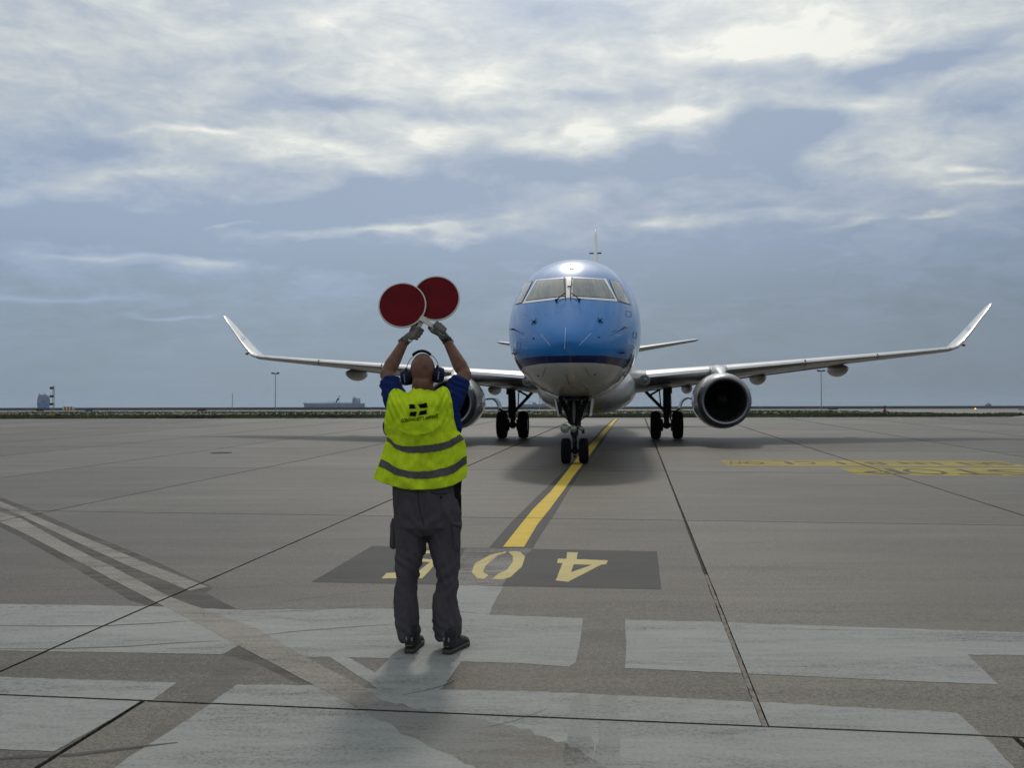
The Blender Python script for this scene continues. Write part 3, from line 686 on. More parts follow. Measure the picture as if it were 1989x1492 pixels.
# red and white striped localiser fence: separate boards
def striped():
    Yd = 225; k = Yd/F; c = place(132.5, Yd); t = thing('striped_fence', 'red and white striped barrier beyond the grass at left', 'barrier', c)
    z1 = zat(132, 790.2, Yd)-TZ; z0 = .1
    mr, mw = mat('faded_red', (.30, .09, .06), .7), mat('off_white', (.6, .56, .52), .7)
    w = 21*k/7
    for i in range(7): MB().box((-10.5*k+w*(i+.5), 0, (z0+z1)/2), (w*.94, .2, z1-z0)).build('board', mr if i % 2 else mw, t, False)
    MB().box((0, .16, z1*.5), (21*k, .08, .12)).build('rail', M_black, t, False)
    MB().box((11.5*k, 0, .25), (2.2*k, .3, .45)).build('warning_light', mat('orange_box', (.7, .25, .03), .5), t, False)
striped()
def ground_machine():
    Yd = 66; k = Yd/F; c = place(110, Yd); t = thing('pump_unit', 'small yellow and black equipment unit at the grass edge on the left', 'equipment', c)
    MB().box((-7.5*k, 0, 4.6*k), (6*k, .25, 8.5*k)).build('yellow_box', mat('dull_yellow', (.35, .28, .05), .6), t, False)
    MB().tube([(-1*k, 0, 5*k), (7*k, 0, 6.5*k)], 2.3*k, 10).build('motor', M_black, t)
    MB().tube([(-4*k, 0, 5*k), (-1*k, 0, 5*k)], 1*k, 8).build('pipe', M_black, t); MB().tube([(7*k, 0, 6.5*k), (8*k, 0, 11*k)], .5*k, 6).build('exhaust_pipe', M_black, t)
    for s in (0, 5): MB().box((s*k, 0, 1.6*k), (1*k, .2, 3.4*k)).build('leg', M_black, t, False)
ground_machine()
def valve(px, Yd, label, s=1.0):
    k = Yd/F*s; c = place(px, Yd); t = thing('hydrant', label, 'hydrant', c)
    MB().tube([(0, 0, 0), (0, 0, 6*k)], 1.4*k, 10).build('post', M_brown_board, t)
    MB().tube([(-4*k, 0, 4*k), (4*k, 0, 4*k)], 1.1*k, 8).build('outlet', M_black, t)
    MB().ell((0, 0, 6.5*k), (2*k, 2*k, 1.3*k), 10, 6).build('cap', M_black, t)
valve(514, 68, 'dark red hydrant in the grass left of the lamp post', .9); valve(1203, 66, 'dark red hydrant in the grass beyond the nose wheel', 1.0)
def marker():
    Yd = 75; k = Yd/F; c = place(1718.5, Yd); t = thing('obstacle_marker', 'red and black obstacle marker post standing in the right grass', 'marker', c)
    H = zat(1718, 788.8, Yd)-TZ; mr = mat('marker_red', (.30, .03, .02), .6); H = max(H, 18*k)
    for i in range(5): MB().tube([(0, 0, H*(i*.2)), (0, 0, H*(i*.2+.17))], (1.5, 1.2, 2.6, 1.2, 2.4)[i]*k, 8).build('segment', (M_black, mr, mr, M_black, mr)[i], t)
    MB().tube([(0, 0, 0), (0, 0, H)], .6*k, 6).build('core', M_black, t)
    MB().box((0, 0, H*.42), (8*k, .15, 1.5*k)).build('arm', M_black, t, False)
marker()
def beacon():
    Yd = 140; k = Yd/F; c = place(1894.5, Yd); t = thing('airfield_light', 'lit amber light on a short stem at the right of the airfield', 'light', c)
    m = mat('amber_glow', (.9, .5, .05), .4); b = bsdf(m); b.inputs['Emission Color'].default_value = (1, .58, .06, 1); b.inputs['Emission Strength'].default_value = 1.4
    h = zat(1894.5, 799, Yd)-TZ; h = max(h, .2)
    MB().tube([(0, 0, 0), (0, 0, h)], .6*k, 8).build('stem', M_black, t); MB().ell((0, 0, h), (1.6*k, 1.6*k, 1.6*k), 10, 8).build('lens', m, t)
beacon()
# row of small white edge markers in the grass
rnd = random.Random(11)
mk = MB().lathe([(0, .04), (.02, .045), (.08, .04), (.12, .03), (.13, .005)], (0, 0, 0), 'z', 8)
m0 = None
for i in range(88):
    px = 6+i*18.3+rnd.uniform(-1, 1)
    if 745 < px < 905 or px > 1575: continue
    Yd = 86+rnd.uniform(-2, 2); q = place(px, Yd)
    if m0 is None: m0 = mk.build('edge_marker', mat('peg_white', (.45, .46, .42), .8)); o = m0
    else: o = m0.copy(); col.objects.link(o)
    o.location = q+Vector((0, 0, .10)); o.scale = (1, 1, 1.0)
    tag(o, 'small white marker peg in the even row along the green grass', 'marker', 'row of white marker pegs in the grass')
mk2 = MB().lathe([(0, .02), (.12, .02)], (0, 0, 0), 'z', 6)
for o in [q for q in col.objects if q.name.startswith('edge_marker')]: o.location.z = TZ+.02; o.scale.z = 1.5

# ------------------------------------------------------------------ the aircraft (local axes: x to picture right, y aft, z up, nose tip at y = 0)
AX0, AY0, YAW, BK = 1.381, 20.96, .108, .005
sY, cY = math.sin(YAW), math.cos(YAW)
ax = Vector((cY, -sY, -SL*sY+BK)).normalized(); ay = Vector((sY, cY, SL*cY)); ay = (ay-ax*ay.dot(ax)).normalized(); az = ax.cross(ay)
ox, oy = AX0-2.6*sY, AY0-2.6*cY
AMAT = Matrix(((ax.x, ay.x, az.x, ox), (ax.y, ay.y, az.y, oy), (ax.z, ay.z, az.z, SL*oy), (0, 0, 0, 1)))
AC = thing('airliner', 'blue and white twin engine airliner taxiing nose on towards the man', 'airliner'); AC.matrix_world = AMAT
AINV = AMAT.inverted()
def loc_ray(px, py):
    return AINV @ Vector((0, 0, EYE)), (AINV.to_3x3() @ ray(px, py)).normalized()

def glossy(name, col3, rough=.22, coat=.9, metal=0, dirt=.10):
    m = mat(name, col3, rough, metal, dirt, .8, coat=coat); return m
# fuselage livery: light blue over a dark blue band over white, worked out from height and distance aft
M_fus = bpy.data.materials.new('fuselage_livery'); M_fus.use_nodes = True
h = NG(M_fus.node_tree); h.n.clear(); o_ = h.new('ShaderNodeOutputMaterial'); b_ = h.new('ShaderNodeBsdfPrincipled'); h.l.new(b_.outputs[0], o_.inputs[0])
oc = h.new('ShaderNodeTexCoord').outputs['Object']; fx, fy, fz = h.xyz(oc)
def fcurve_ramp(stops, lo, hi):   # value of a height curve along y through a ramp (y 0..8)
    r = h.ramp(h.m('DIVIDE', fy, 8.0, clamp=True), [(p/8, ((q-lo)/(hi-lo),)*3) for p, q in stops])
    return h.m('ADD', h.m('MULTIPLY', h.xyz(r)[0], hi-lo), lo)
zb = fcurve_ramp([(0, 2.14), (.3, 2.135), (1.0, 2.09), (1.7, 2.035), (2.1, 2.03), (2.5, 2.07), (2.9, 2.19), (3.3, 2.36), (3.7, 2.47), (4.5, 2.54), (6, 2.58), (8, 2.6)], 2, 3)
zt = h.m('ADD', zb, fcurve_ramp([(0, .135), (1, .15), (2, .26), (3, .22), (4, .16), (8, .14)], 0, 1))
isw = h.smooth(h.m('SUBTRACT', zb, fz), -.004, .004); isd = h.smooth(h.m('SUBTRACT', zt, fz), -.004, .004)
dn = h.noise(oc, 1.4, 6, .65)
blue = h.ramp(dn, [(.3, (.010, .155, .46)), (.7, (.014, .18, .51))]); navy = (.005, .016, .10, 1)
white = h.ramp(dn, [(.25, (.50, .50, .485)), (.7, (.66, .66, .645))])
# oily streaks under the nose gear bay
ol = h.m('MULTIPLY', h.smooth(h.noise(oc, 3.5, 6, .7), .45, .68), h.smooth(fz, 1.95, 1.5)); white = h.mix(h.m('MULTIPLY', ol, .35), white, (.28, .25, .18, 1))
c_ = h.mix(isd, blue, navy); c_ = h.mix(isw, c_, white)
rv = h.noise(oc, 26, 3, .7)
c_ = h.mix(h.m('MULTIPLY', h.smooth(rv, .60, .74), .16), c_, (.16, .17, .17, 1))
mpg = h.new('ShaderNodeMapping'); h.put(mpg.inputs[0], oc); mpg.inputs['Scale'].default_value = (5, .5, .9)
c_ = h.mix(h.m('MULTIPLY', h.smooth(h.noise(mpg.outputs[0], 1.6, 6, .7), .52, .75), .20), c_, (.10, .13, .17, 1))
# panel seams: thin dark lines across the body at a few stations and the radome joint
seam = None
for s_, w_ in ((1.02, .004), (3.1, .003), (4.35, .004), (5.6, .003), (7.3, .003), (9.0, .004)):
    q_ = h.m('LESS_THAN', h.m('ABSOLUTE', h.m('SUBTRACT', fy, s_)), w_); seam = q_ if seam is None else h.m('ADD', seam, q_)
c_ = h.mix(h.m('MULTIPLY', seam, .45), c_, (.02, .03, .05, 1))
h.put(b_.inputs['Base Color'], c_); b_.inputs['Roughness'].default_value = .24; b_.inputs['Coat Weight'].default_value = .7; b_.inputs['Coat Roughness'].default_value = .05; b_.inputs['Specular IOR Level'].default_value = .2
bp_ = h.new('ShaderNodeBump'); h.put(bp_.inputs['Height'], h.noise(oc, 1.3, 3, .5)); bp_.inputs['Distance'].default_value = .012; bp_.inputs['Strength'].default_value = .35
h.l.new(bp_.outputs[0], b_.inputs['Coat Normal']); h.l.new(bp_.outputs[0], b_.inputs['Normal'])

ST = [(0, .02, 2.56, 2.52), (.04, .25, 2.64, 2.34), (.12, .44, 2.725, 2.18), (.28, .65, 2.865, 2.02), (.55, .865, 3.085, 1.855), (.85, 1.04, 3.325, 1.73),
      (1.1, 1.15, 3.52, 1.65), (1.4, 1.245, 3.75, 1.58), (1.7, 1.32, 3.965, 1.53), (2.1, 1.388, 4.215, 1.475), (2.5, 1.432, 4.40, 1.435), (2.9, 1.460, 4.52, 1.405), (3.5, 1.487, 4.62, 1.385), (4.2, 1.502, 4.69, 1.372), (5.2, 1.505, 4.71, 1.37), (6.5, 1.505, 4.72, 1.37),
      (20, 1.505, 4.72, 1.37), (22, 1.44, 4.72, 1.56), (24.5, 1.20, 4.70, 2.15), (27, .86, 4.58, 2.86), (29.2, .50, 4.38, 3.42), (30.8, .20, 4.18, 3.80), (31.4, .04, 4.04, 3.94)]
def interp(u, k):
    for i in range(len(ST)-1):
        if ST[i][0] <= u <= ST[i+1][0]: break
    p0, p1, p2, p3 = ST[max(i-1, 0)], ST[i], ST[i+1], ST[min(i+2, len(ST)-1)]
    dx = p2[0]-p1[0]; t = (u-p1[0])/dx
    def sl(a, b): return (b[k]-a[k])/(b[0]-a[0]) if b[0] > a[0] else 0
    s12 = sl(p1, p2)
    def lim(a, b):
        return 0 if a*b <= 0 else 2*a*b/(a+b)
    m1 = lim(sl(p0, p1), s12) if p0 is not p1 else s12; m2 = lim(s12, sl(p2, p3)) if p3 is not p2 else s12
    return (2*t**3-3*t*t+1)*p1[k]+(t**3-2*t*t+t)*dx*m1+(-2*t**3+3*t*t)*p2[k]+(t**3-t*t)*dx*m2
us = [0, .02, .05, .09, .14, .2, .28, .38, .5, .64, .8]+[.8+.15*i for i in range(1, 29)]+[5.2, 5.6, 6, 7, 8, 9.5, 11, 13, 15, 17, 19, 20, 20.7, 21.4, 22.2, 23, 24, 25, 26, 27, 28, 29, 29.8, 30.4, 30.8, 31.1, 31.3, 31.4]
def ring(u, n=96):
    hw, top, bot = interp(u, 1), interp(u, 2), interp(u, 3); zc = (top+bot)/2-.10*min(1, u/4); out = []
    for j in range(n):
        a = 2*math.pi*j/n; ca, sa = math.cos(a), math.sin(a); e = .92 if 0 < sa else 1.0
        out.append(Vector((hw*math.copysign(abs(ca)**e, ca), u, zc+((top-zc) if sa > 0 else (zc-bot))*math.copysign(abs(sa)**e, sa))))
    return out
mb = MB(); mb.loft([ring(u) for u in us]); fus = mb.build('fuselage', M_fus, AC)
FB = BVHTree.FromPolygons([q.co.copy() for q in fus.data.vertices], [tuple(p.vertices) for p in fus.data.polygons])
def on_fus(px, py, off=.004):
    o, d = loc_ray(px, py); hit = FB.ray_cast(o, d)
    if hit[0] is None:
        hit = FB.find_nearest(o+d*22.5)
    p, n = hit[0], hit[1]
    if n.dot(d) > 0: n = -n
    return p+n*off
def bil(q, s, t):
    a, b, c, d = [Vector(p) for p in q]; return (a*(1-s)+b*s)*(1-t)+(d*(1-s)+c*s)*t
def patch(name, quad, mt, off=.005, ns=10, nt=8, parent=AC, thick=.0):
    vs = []
    for j in range(nt+1):
        for i in range(ns+1):
            p = bil(quad, i/ns, j/nt); vs.append(on_fus(p.x, p.y, off))
    fs = [(j*(ns+1)+i, j*(ns+1)+i+1, (j+1)*(ns+1)+i+1, (j+1)*(ns+1)+i) for j in range(nt) for i in range(ns)]
    o = mesh(name, vs, fs, mt, parent, True); return o
M_frame = glossy('window_surround_white', (.78, .78, .76), .3, .6); M_seal = mat('black_seal', (.012, .012, .012), .5)
M_glass = mat('windscreen_glass', (.085, .10, .094), .08, 0, .6, 5, coat=1, spec=.9, vstretch=(6, 1, .6))
M_metal = mat('polished_metal', (.60, .60, .61), .24, 1.0, .06, 2); M_wing = glossy('wing_grey', (.42, .42, .415), .35, .3)
M_dull = mat('dull_grey_metal', (.20, .20, .20), .5, .5); M_dark = mat('gear_dark', (.02, .02, .022), .5, .2, var=.5, vscale=12, spec=.25); M_rub = mat('tyre_rubber', (.008, .008, .009), .9, var=.3, bump=.004, spec=.08)
M_rim = mat('wheel_rim', (.22, .22, .22), .5, .6)
frames = [((1041.5, 543.3), (1105.8, 537.5), (1105.8, 578.7), (1014.5, 590)), ((1105.8, 537.5), (1176.5, 541.5), (1200, 585.8), (1105.8, 578.7))]
panes = [((1044.5, 546.2), (1098.8, 541.6), (1098.2, 575.3), (1021.8, 583.8)), ((1113.6, 541.2), (1171.3, 544.2), (1193.3, 580.2), (1113.6, 575.3))]
def grow(q, a):
    c = sum((Vector(p) for p in q), Vector((0, 0)))/4; return [tuple(Vector(p)+(Vector(p)-c).normalized()*a) for p in q]
for fq, pq in zip(frames, panes):
    f = patch('windscreen_frame', fq, M_frame, .006, 16, 10)
    patch('window_seal', grow(pq, 1.4), M_seal, .010, 16, 10, f); patch('windscreen_pane', pq, M_glass, .014, 16, 10, f)
patch('side_pane', ((1019.7, 550), (1034, 547), (1013.8, 587.5), (1001.8, 591)), M_glass, .012, 8, 8)
patch('side_pane', ((1184, 544.5), (1200.5, 547.5), (1224, 591.5), (1200, 584)), M_glass, .012, 8, 8)
for q in (((1018.6, 549), (1035, 546), (1014.2, 588.6), (1000.6, 592.6)), ((1183, 543.4), (1201.5, 546.4), (1226, 593), (1199, 585))):
    patch('window_seal', q, mat('seal_grey', (.10, .12, .14), .5), .008, 8, 8)
def line_fus(name, a, b, w, mt, off=.006, n=8, parent=AC):
    a, b = Vector(a), Vector(b); d = (b-a).normalized(); pr = Vector((-d.y, d.x))*w/2
    return patch(name, (tuple(a-pr), tuple(b-pr), tuple(b+pr), tuple(a+pr)), mt, off, n, 1, parent)
M_strip = mat('pale_strip', (.45, .55, .68), .35); M_strip_d = mat('dark_strip', (.10, .10, .10), .5)
for a, b in (((1051, 650), (1069, 671.5)), ((1098.6, 636.5), (1096.6, 677.5)), ((1148, 647.5), (1125, 671))): line_fus('diverter_strip', a, b, 1.0, M_strip)
for a, b in (((1059.7, 714), (1053.5, 732.5)), ((1099.5, 726), (1105, 746)), ((1135.5, 714), (1147, 732.5))): line_fus('diverter_strip', a, b, 1.0, M_strip_d)
for x, y in ((1045.6, 729.5), (1155.2, 727)): q = on_fus(x, y, 0); MB().ell(q, (.022, .008, .022), 10, 6).build('access_plug', M_black, AC)
for x, y in ((1036.5, 657.5), (1163, 655)):
    q = on_fus(x, y, 0); MB().ell(q, (.02, .02, .02), 10, 6).build('static_port', M_black, AC)
for x, y, s in ((1037.5, 624.5, -1), (1165.5, 621.8, 1)):   # four armed probes
    q = on_fus(x, y, 0); mb = MB(); mb.ell(q+Vector((0, -.03, 0)), (.028, .05, .028), 10, 6)
    mb.tube([q+Vector((-s*.045, -.02, .05)), q+Vector((0, -.07, 0)), q+Vector((s*.05, -.03, -.055))], .010, 6); mb.tube([q+Vector((s*.05, -.02, .025)), q+Vector((-s*.05, -.03, -.02))], .009, 6); mb.build('ice_probe', M_black, AC)
for a, b, s in (((1017, 646.5), (997, 639.5), -1), ((1190, 644), (1213, 636.5), 1)):   # pitot blades
    p, q = on_fus(*a, .0), on_fus(*b, .0)
    if (q-p).length > 1: q = p+Vector((s*.2, .3, .08))
    mb = MB(); mb.tube([q, q+Vector((s*.06, -.12, 0)), (p+q)/2+Vector((s*.10, -.25, 0))], [.02, .016, .008], 8); mb.tube([p, p+(q-p)*.9], .009, 6); mb.build('pitot_probe', M_black, AC)
for a, b, s in (((1002, 687), (1015, 687.5), -1), ((1205, 685.5), (1222, 682), 1)):
    p, q = on_fus(*a, .0), on_fus(*b, .0); q = p+(q-p)*min(1, .35/max(.01, (q-p).length))
    mb = MB(); mb.tube([p, p+Vector((s*.07, -.1, 0)), q+Vector((s*.03, -.05, 0))], [.018, .014, .006], 8); mb.build('angle_vane', M_black, AC)
# wipers
def wiper(pts, offs):
    ws = [on_fus(*p, o) for p, o in zip(pts, offs)]
    mb = MB(); mb.tube(ws[:3], .012, 6); mb.tube(ws[3:], .011, 6); mb.ell(ws[0], (.035, .03, .03), 10, 6); mb.build('wiper', M_black, AC)
wiper([(1081, 585), (1090, 579.5), (1097.5, 573.5), (1098.8, 582), (1098, 571), (1096.8, 556), (1096.3, 542.5)], [.03, .05, .05, .03, .045, .05, .05])
wiper([(1125, 584), (1117, 578.5), (1110.3, 573), (1108.4, 582), (1108.2, 571), (1110, 556), (1111.3, 542.5)], [.03, .05, .05, .03, .045, .05, .05])
MB().ell(on_fus(1106, 557, .01), (.05, .02, .02), 10, 6).build('centre_post_bracket', M_dull, AC)
# small rivets and inspection covers round the radome joint and along the hood
for x, y in ((1060, 612), (1082, 606), (1128, 605), (1150, 610), (1104, 600), (1020, 612), (1192, 608), (1040, 690), (1170, 688), (1080, 690), (1130, 689)):
    MB().ell(on_fus(x, y, 0), (.010, .008, .010), 8, 5).build('fastener', M_dull, AC)
for q in (((1216, 604), (1226, 606), (1226, 616), (1216, 614)), ((1004, 664), (1010, 665), (1011, 676), (1005, 675))):
    for k in range(4): line_fus('cover_outline', q[k], q[(k+1) % 4], .7, mat('cover_line', (.02, .07, .22), .4))
line_fus('stencil_text', (1012, 655), (1022, 656), 1.0, M_strip); line_fus('stencil_text', (1196, 652), (1206, 650), 1.0, M_strip)
# small white airline lettering over the windscreen and crown dots
def fus_text(body, px0, px1, py, hpx, mt, name, off=.006):
    me = text_obj(name, body, mt, 1.05); xs = [q.co.x for q in me.vertices]; ys = [q.co.y for q in me.vertices]
    for q in me.vertices:
        x = px0+(q.co.x-min(xs))/(max(xs)-min(xs))*(px1-px0); y = py-(q.co.y-min(ys))/(max(ys)-min(ys))*hpx; q.co = on_fus(x, y, off)
    return link(bpy.data.objects.new(name, me), AC)
fus_text('KLM', 1101, 1119, 528, 4.2, M_frame, 'roof_lettering')
for x in (1106.5, 1109, 1111.5, 1114): MB().ell(on_fus(x, 521.8, .003), (.02, .02, .012), 8, 5).build('crown_dot', M_frame, AC)
MB().tube([(0, 6.2, 4.70), (0, 6.45, 4.85), (0, 6.5, 4.95)], [.03, .02, .008], 6).build('blade_antenna', M_frame, AC)
# forward door outline low on the right flank
M_outline = mat('door_outline', (.02, .09, .32), .4)
for a, b in (((1229.5, 645), (1236.5, 647)), ((1236.5, 647), (1235.5, 658)), ((1235.5, 658), (1229.5, 656)), ((1229.5, 656), (1229.5, 645))): line_fus('door_outline', a, b, .9, M_outline)

# wing-body fairing
M_fair = glossy('belly_white', (.56, .56, .545), .28, .8)
rings = []
for u, hw, zb_, zt_ in ((8.6, .25, 1.36, 1.6), (9.0, .75, 1.24, 1.9), (9.6, 1.15, 1.10, 2.15), (10.4, 1.42, .98, 2.35), (11.4, 1.55, .88, 2.45), (13, 1.60, .85, 2.5), (15, 1.6, .86, 2.4), (16.5, 1.5, .95, 2.2), (17.8, 1.15, 1.15, 2.0), (19, .5, 1.33, 1.6)):
    zc = zt_-(zt_-zb_)*.42; rings.append([Vector((hw*math.copysign(abs(math.cos(a))**.8, math.cos(a)), u, zc+((zt_-zc) if math.sin(a) > 0 else (zc-zb_))*math.copysign(abs(math.sin(a))**.85, math.sin(a)))) for a in [2*math.pi*j/48 for j in range(48)]])
MB().loft(rings).build('belly_fairing', M_fair, AC)

def foil(n=16):
    xs = [(1-math.cos(math.pi*i/n))/2 for i in range(n+1)]
    yt = lambda x: 5*(.2969*math.sqrt(x)-.126*x-.3516*x*x+.2843*x**3-.1015*x**4)
    up = [(x, yt(x)) for x in xs[::-1]]; lo = [(x, -yt(x)) for x in xs[1:-1]]
    return up+lo
FO = foil()
def sect(st, side, xr=None, grow_=0.0):
    v, u, z, c, t, cant, inc = st; up = Vector((-math.sin(cant)*side, 0, math.cos(cant)))
    pts = []
    for x, y in FO:
        k = Vector((side*v, u, z))+Vector((0, x*c, -x*c*inc))+up*(y*t+(.06*x*(1-x))*0)
        if grow_: k = k+up*math.copysign(grow_, y)*(1 if y else 0)+Vector((0, -grow_, 0))*(1 if x < .02 else 0)
        pts.append(k)
    return pts
WS = [(1.0, 10.6, 1.98, 6.0, .80, 0, .055), (1.8, 11.0, 2.0, 5.5, .66, 0, .055), (3.0, 11.6, 2.12, 4.7, .55, 0, .05), (4.4, 12.3, 2.25, 3.9, .45, 0, .045), (7.1, 13.75, 2.50, 3.15, .345, 0, .035), (9.77, 15.15, 2.74, 2.4, .26, 0, .025),
      (12.2, 16.4, 2.97, 1.75, .19, .02, .02), (12.75, 16.75, 3.03, 1.62, .175, .10, .02), (13.05, 16.98, 3.12, 1.52, .165, .45, .02), (13.28, 17.15, 3.31, 1.42, .15, .85, .01), (13.6, 17.38, 3.62, 1.2, .13, .92, .01), (14.2, 17.75, 4.28, .80, .09, .93, 0), (14.5, 17.97, 4.62, .5, .055, .93, 0), (14.6, 18.15, 4.72, .22, .03, .93, 0)]
def wst(v):
    for i in range(len(WS)-1):
        if WS[i][0] <= v <= WS[i+1][0]:
            t = (v-WS[i][0])/(WS[i+1][0]-WS[i][0]); return tuple(a+(b-a)*t for a, b in zip(WS[i], WS[i+1]))
def slat_mesh(v0, v1, side, xmax=.13):
    rings = []
    up = [(x, y) for x, y in FO if x <= xmax]
    k = max(2, int((v1-v0)/.8)+1)
    for i in range(k+1):
        v = v0+(v1-v0)*i/k; st = wst(v); s = sect(st, side, grow_=.012)
        sel = [s[j] for j, (x, y) in enumerate(FO) if x <= xmax]
        # close the profile through the inside of the wing
        inn = Vector((side*st[0], st[1]+xmax*st[3]*.8, st[2])); rings.append(sel+[inn])
    return rings
M_winglet = glossy('winglet_white', (.60, .60, .585), .32, .6)
for side in (-1, 1):
    MB().loft([sect(s, side) for s in WS[:8]]).build('wing', M_wing, AC)
    wl = MB().loft([sect(s, side) for s in WS[7:]]).build('winglet', M_winglet, AC)
    for v0, v1 in ((1.85, 3.84), (4.42, 7.08), (7.14, 9.74), (9.82, 12.6)):
        MB().loft(slat_mesh(v0, v1, side)).build('slat', M_metal, AC)
    # polished leading edge of the winglet
    rs = []
    for st in WS[9:]:
        s = sect(st, side, grow_=.006); rs.append([s[j] for j, (x, y) in enumerate(FO) if x <= .08]+[Vector((side*st[0], st[1]+.06*st[3], st[2]))])
    MB().loft(rs).build('winglet_edge', M_metal, wl)
    # gap plates between slats read as dark slots
    for v in (7.11, 9.78): st = wst(v); MB().box((side*v, st[1]+.10, st[2]), (.03, .16, st[4]*.5)).build('slat_gap', M_black, AC, False)
    # nav light at the bend
    m = mat('nav_light', (.5, .02, .02) if side > 0 else (.02, .35, .12), .2, coat=1); MB().ell((side*13.28, 17.2, 3.16), (.05, .16, .05), 10, 6).build('nav_light', m, wl)
    # flap track fairings
    for v, u, z, r, L, zs in ((3.37, 14.6, 1.66, .17, 3.4, 1.0), (5.89, 15.4, 2.02, .235, 3.2, .95), (8.8, 16.3, 2.30, .265, 2.9, .85)):
        rr = []
        for i in range(15):
            t = i/14; f = math.sin(math.pi*min(1, t*1.0+.0))**.55 if t < .5 else math.sin(math.pi*t)**.9; f = max(f, .03)
            cz = z+.04-.02*t*L*0
            rr.append([Vector((side*v+r*f*math.cos(a), u-.9+t*L, cz+(r*zs*f*math.sin(a)*(1.25 if math.sin(a) < 0 else .8)))) for a in [2*math.pi*j/20 for j in range(20)]])
        MB().loft(rr).build('flap_track_fairing', M_wing, AC)
    # flap trailing panel seen under the inner wing
    fl = [[Vector((side*v, u, z+dz)) for dz, u in ((0, u0), (.05, u0), (.02, u1), (-.01, u1))] for v, u0, u1, z in ((1.7, 15.2, 17.0, 1.55), (4.4, 15.3, 16.6, 1.90), (8.6, 16.5, 17.5, 2.42))]
    MB().loft(fl).build('flap', M_wing, AC, False)
    # landing light bullseye in the root leading edge
    q = Vector((side*1.78, 10.92, 1.92)); lt = MB().lathe([(0, .17), (-.03, .17), (-.045, .13), (-.03, .12), (-.03, .02)], q+Vector((0, -.12, 0)), 'y', 24).build('landing_light', M_dull, AC)
    MB().lathe([(-.05, .085), (-.06, .07), (-.06, .01)], q+Vector((0, -.12, 0)), 'y', 18).build('lamp_glass', M_glass, lt)
    # ---- engine
    ex, ey, ez = side*4.11, 10.15, 1.285
    prof = [(3.3, .52), (3.25, .60), (2.6, .76), (1.8, .85), (1.1, .86), (.6, .835), (.25, .785), (.10, .745)]
    nac = MB().lathe(prof+[(.12, .70), (.9, .60), (1.0, .59), (3.0, .45)], (ex, ey, ez), 'y', 56, close=True).build('nacelle', M_fair, AC)
    lip = MB().lathe([(.28, .797), (.12, .762), (.03, .72), (-.01, .675), (.005, .63), (.06, .602), (.16, .592), (.30, .600), (.30, .62), (.2, .70)], (ex, ey, ez), 'y', 56, close=True).build('inlet_lip', mat('inlet_lip_metal', (.22, .22, .235), .42, 1.0, .12), nac)
    MB().lathe([(.29, .605), (.95, .598), (.96, .05), (1.0, .05), (1.0, .62), (.3, .63)], (ex, ey, ez), 'y', 48, close=True).build('inlet_duct', mat('inlet_dark', (.03, .03, .033), .5), nac)
    mb = MB()
    for k in range(28):
        a0 = 2*math.pi*k/28
        def bp(r, a, y): return Vector((ex+r*math.cos(a), ey+y, ez+r*math.sin(a)))
        q = []
        for r, tw in ((.16, .05), (.38, .09), (.585, .13)):
            q.append((bp(r, a0, .80+.0), bp(r, a0+tw/r*.9, .93)))
        vs = [p for pr_ in q for p in pr_]; vs2 = [p+Vector((0, .008, 0)) for p in vs]
        mb.add(vs+vs2, [(0, 1, 3, 2), (2, 3, 5, 4), (6, 8, 9, 7), (8, 10, 11, 9)])
    mb.build('fan_blades', mat('fan_metal', (.03, .03, .033), .5, .8), nac, False)
    MB().lathe([(.35, .01), (.40, .05), (.5, .10), (.65, .15), (.8, .18), (.92, .18)], (ex, ey, ez), 'y', 24).build('spinner', mat('spinner_grey', (.02, .02, .022), .6, spec=.1), nac)
    # pylon from the nacelle crown up to the wing leading edge
    mb = MB(); rr = []
    for u, w, z0, z1 in ((11.0, .06, 2.02, 2.13), (11.4, .17, 2.0, 2.27), (11.9, .23, 1.95, 2.40), (12.6, .24, 1.9, 2.36), (14.2, .2, 1.75, 2.1)):
        rr.append([Vector((ex+w*math.copysign(abs(math.cos(a))**.7, math.cos(a)), u, (z0+z1)/2+(z1-z0)/2*math.copysign(abs(math.sin(a))**.7, math.sin(a)))) for a in [2*math.pi*j/20 for j in range(20)]])
    mb.loft(rr); mb.build('pylon', M_fair, AC)
    mb = MB(); s2 = side if side > 0 else -1
    mb.loft([[Vector((ex+side*r_*math.cos(.35), ey+u, ez+r_*math.sin(.35)+dz)) for dz in (-.008, .008)]+[Vector((ex+side*r_*math.cos(.35), ey+u2, ez+r_*math.sin(.35)+dz)) for dz in (.008, -.008)] for r_, u, u2 in ((.82, .9, 1.8), (1.02, 1.35, 1.8))]); mb.build('strake', M_fair, nac, False)
    line = MB().tube([Vector((ex-.80*math.cos(a)*1.0, ey+.9, ez+.80*math.sin(a)-.02)) for a in (-.5, -.65, -.8, -.95)], .03, 6).build('vent_slot', M_black, nac)
    # ---- tailplane
    TS = [(.3, 25.9, 3.42, 3.1, .34, 0, 0), (1.9, 27.05, 3.62, 2.45, .27, 0, 0), (4.85, 29.05, 4.12, 1.3, .14, 0, 0), (5.0, 29.3, 4.15, .9, .07, 0, 0)]
    MB().loft([sect(s, side) for s in TS]).build('tailplane', M_wing, AC)
    rs = []
    for st in TS: s = sect(st, side, grow_=.006); rs.append([s[j] for j, (x, y) in enumerate(FO) if x <= .10]+[Vector((side*st[0], st[1]+.08*st[3], st[2]))])
    MB().loft(rs).build('tailplane_edge', M_metal, AC)
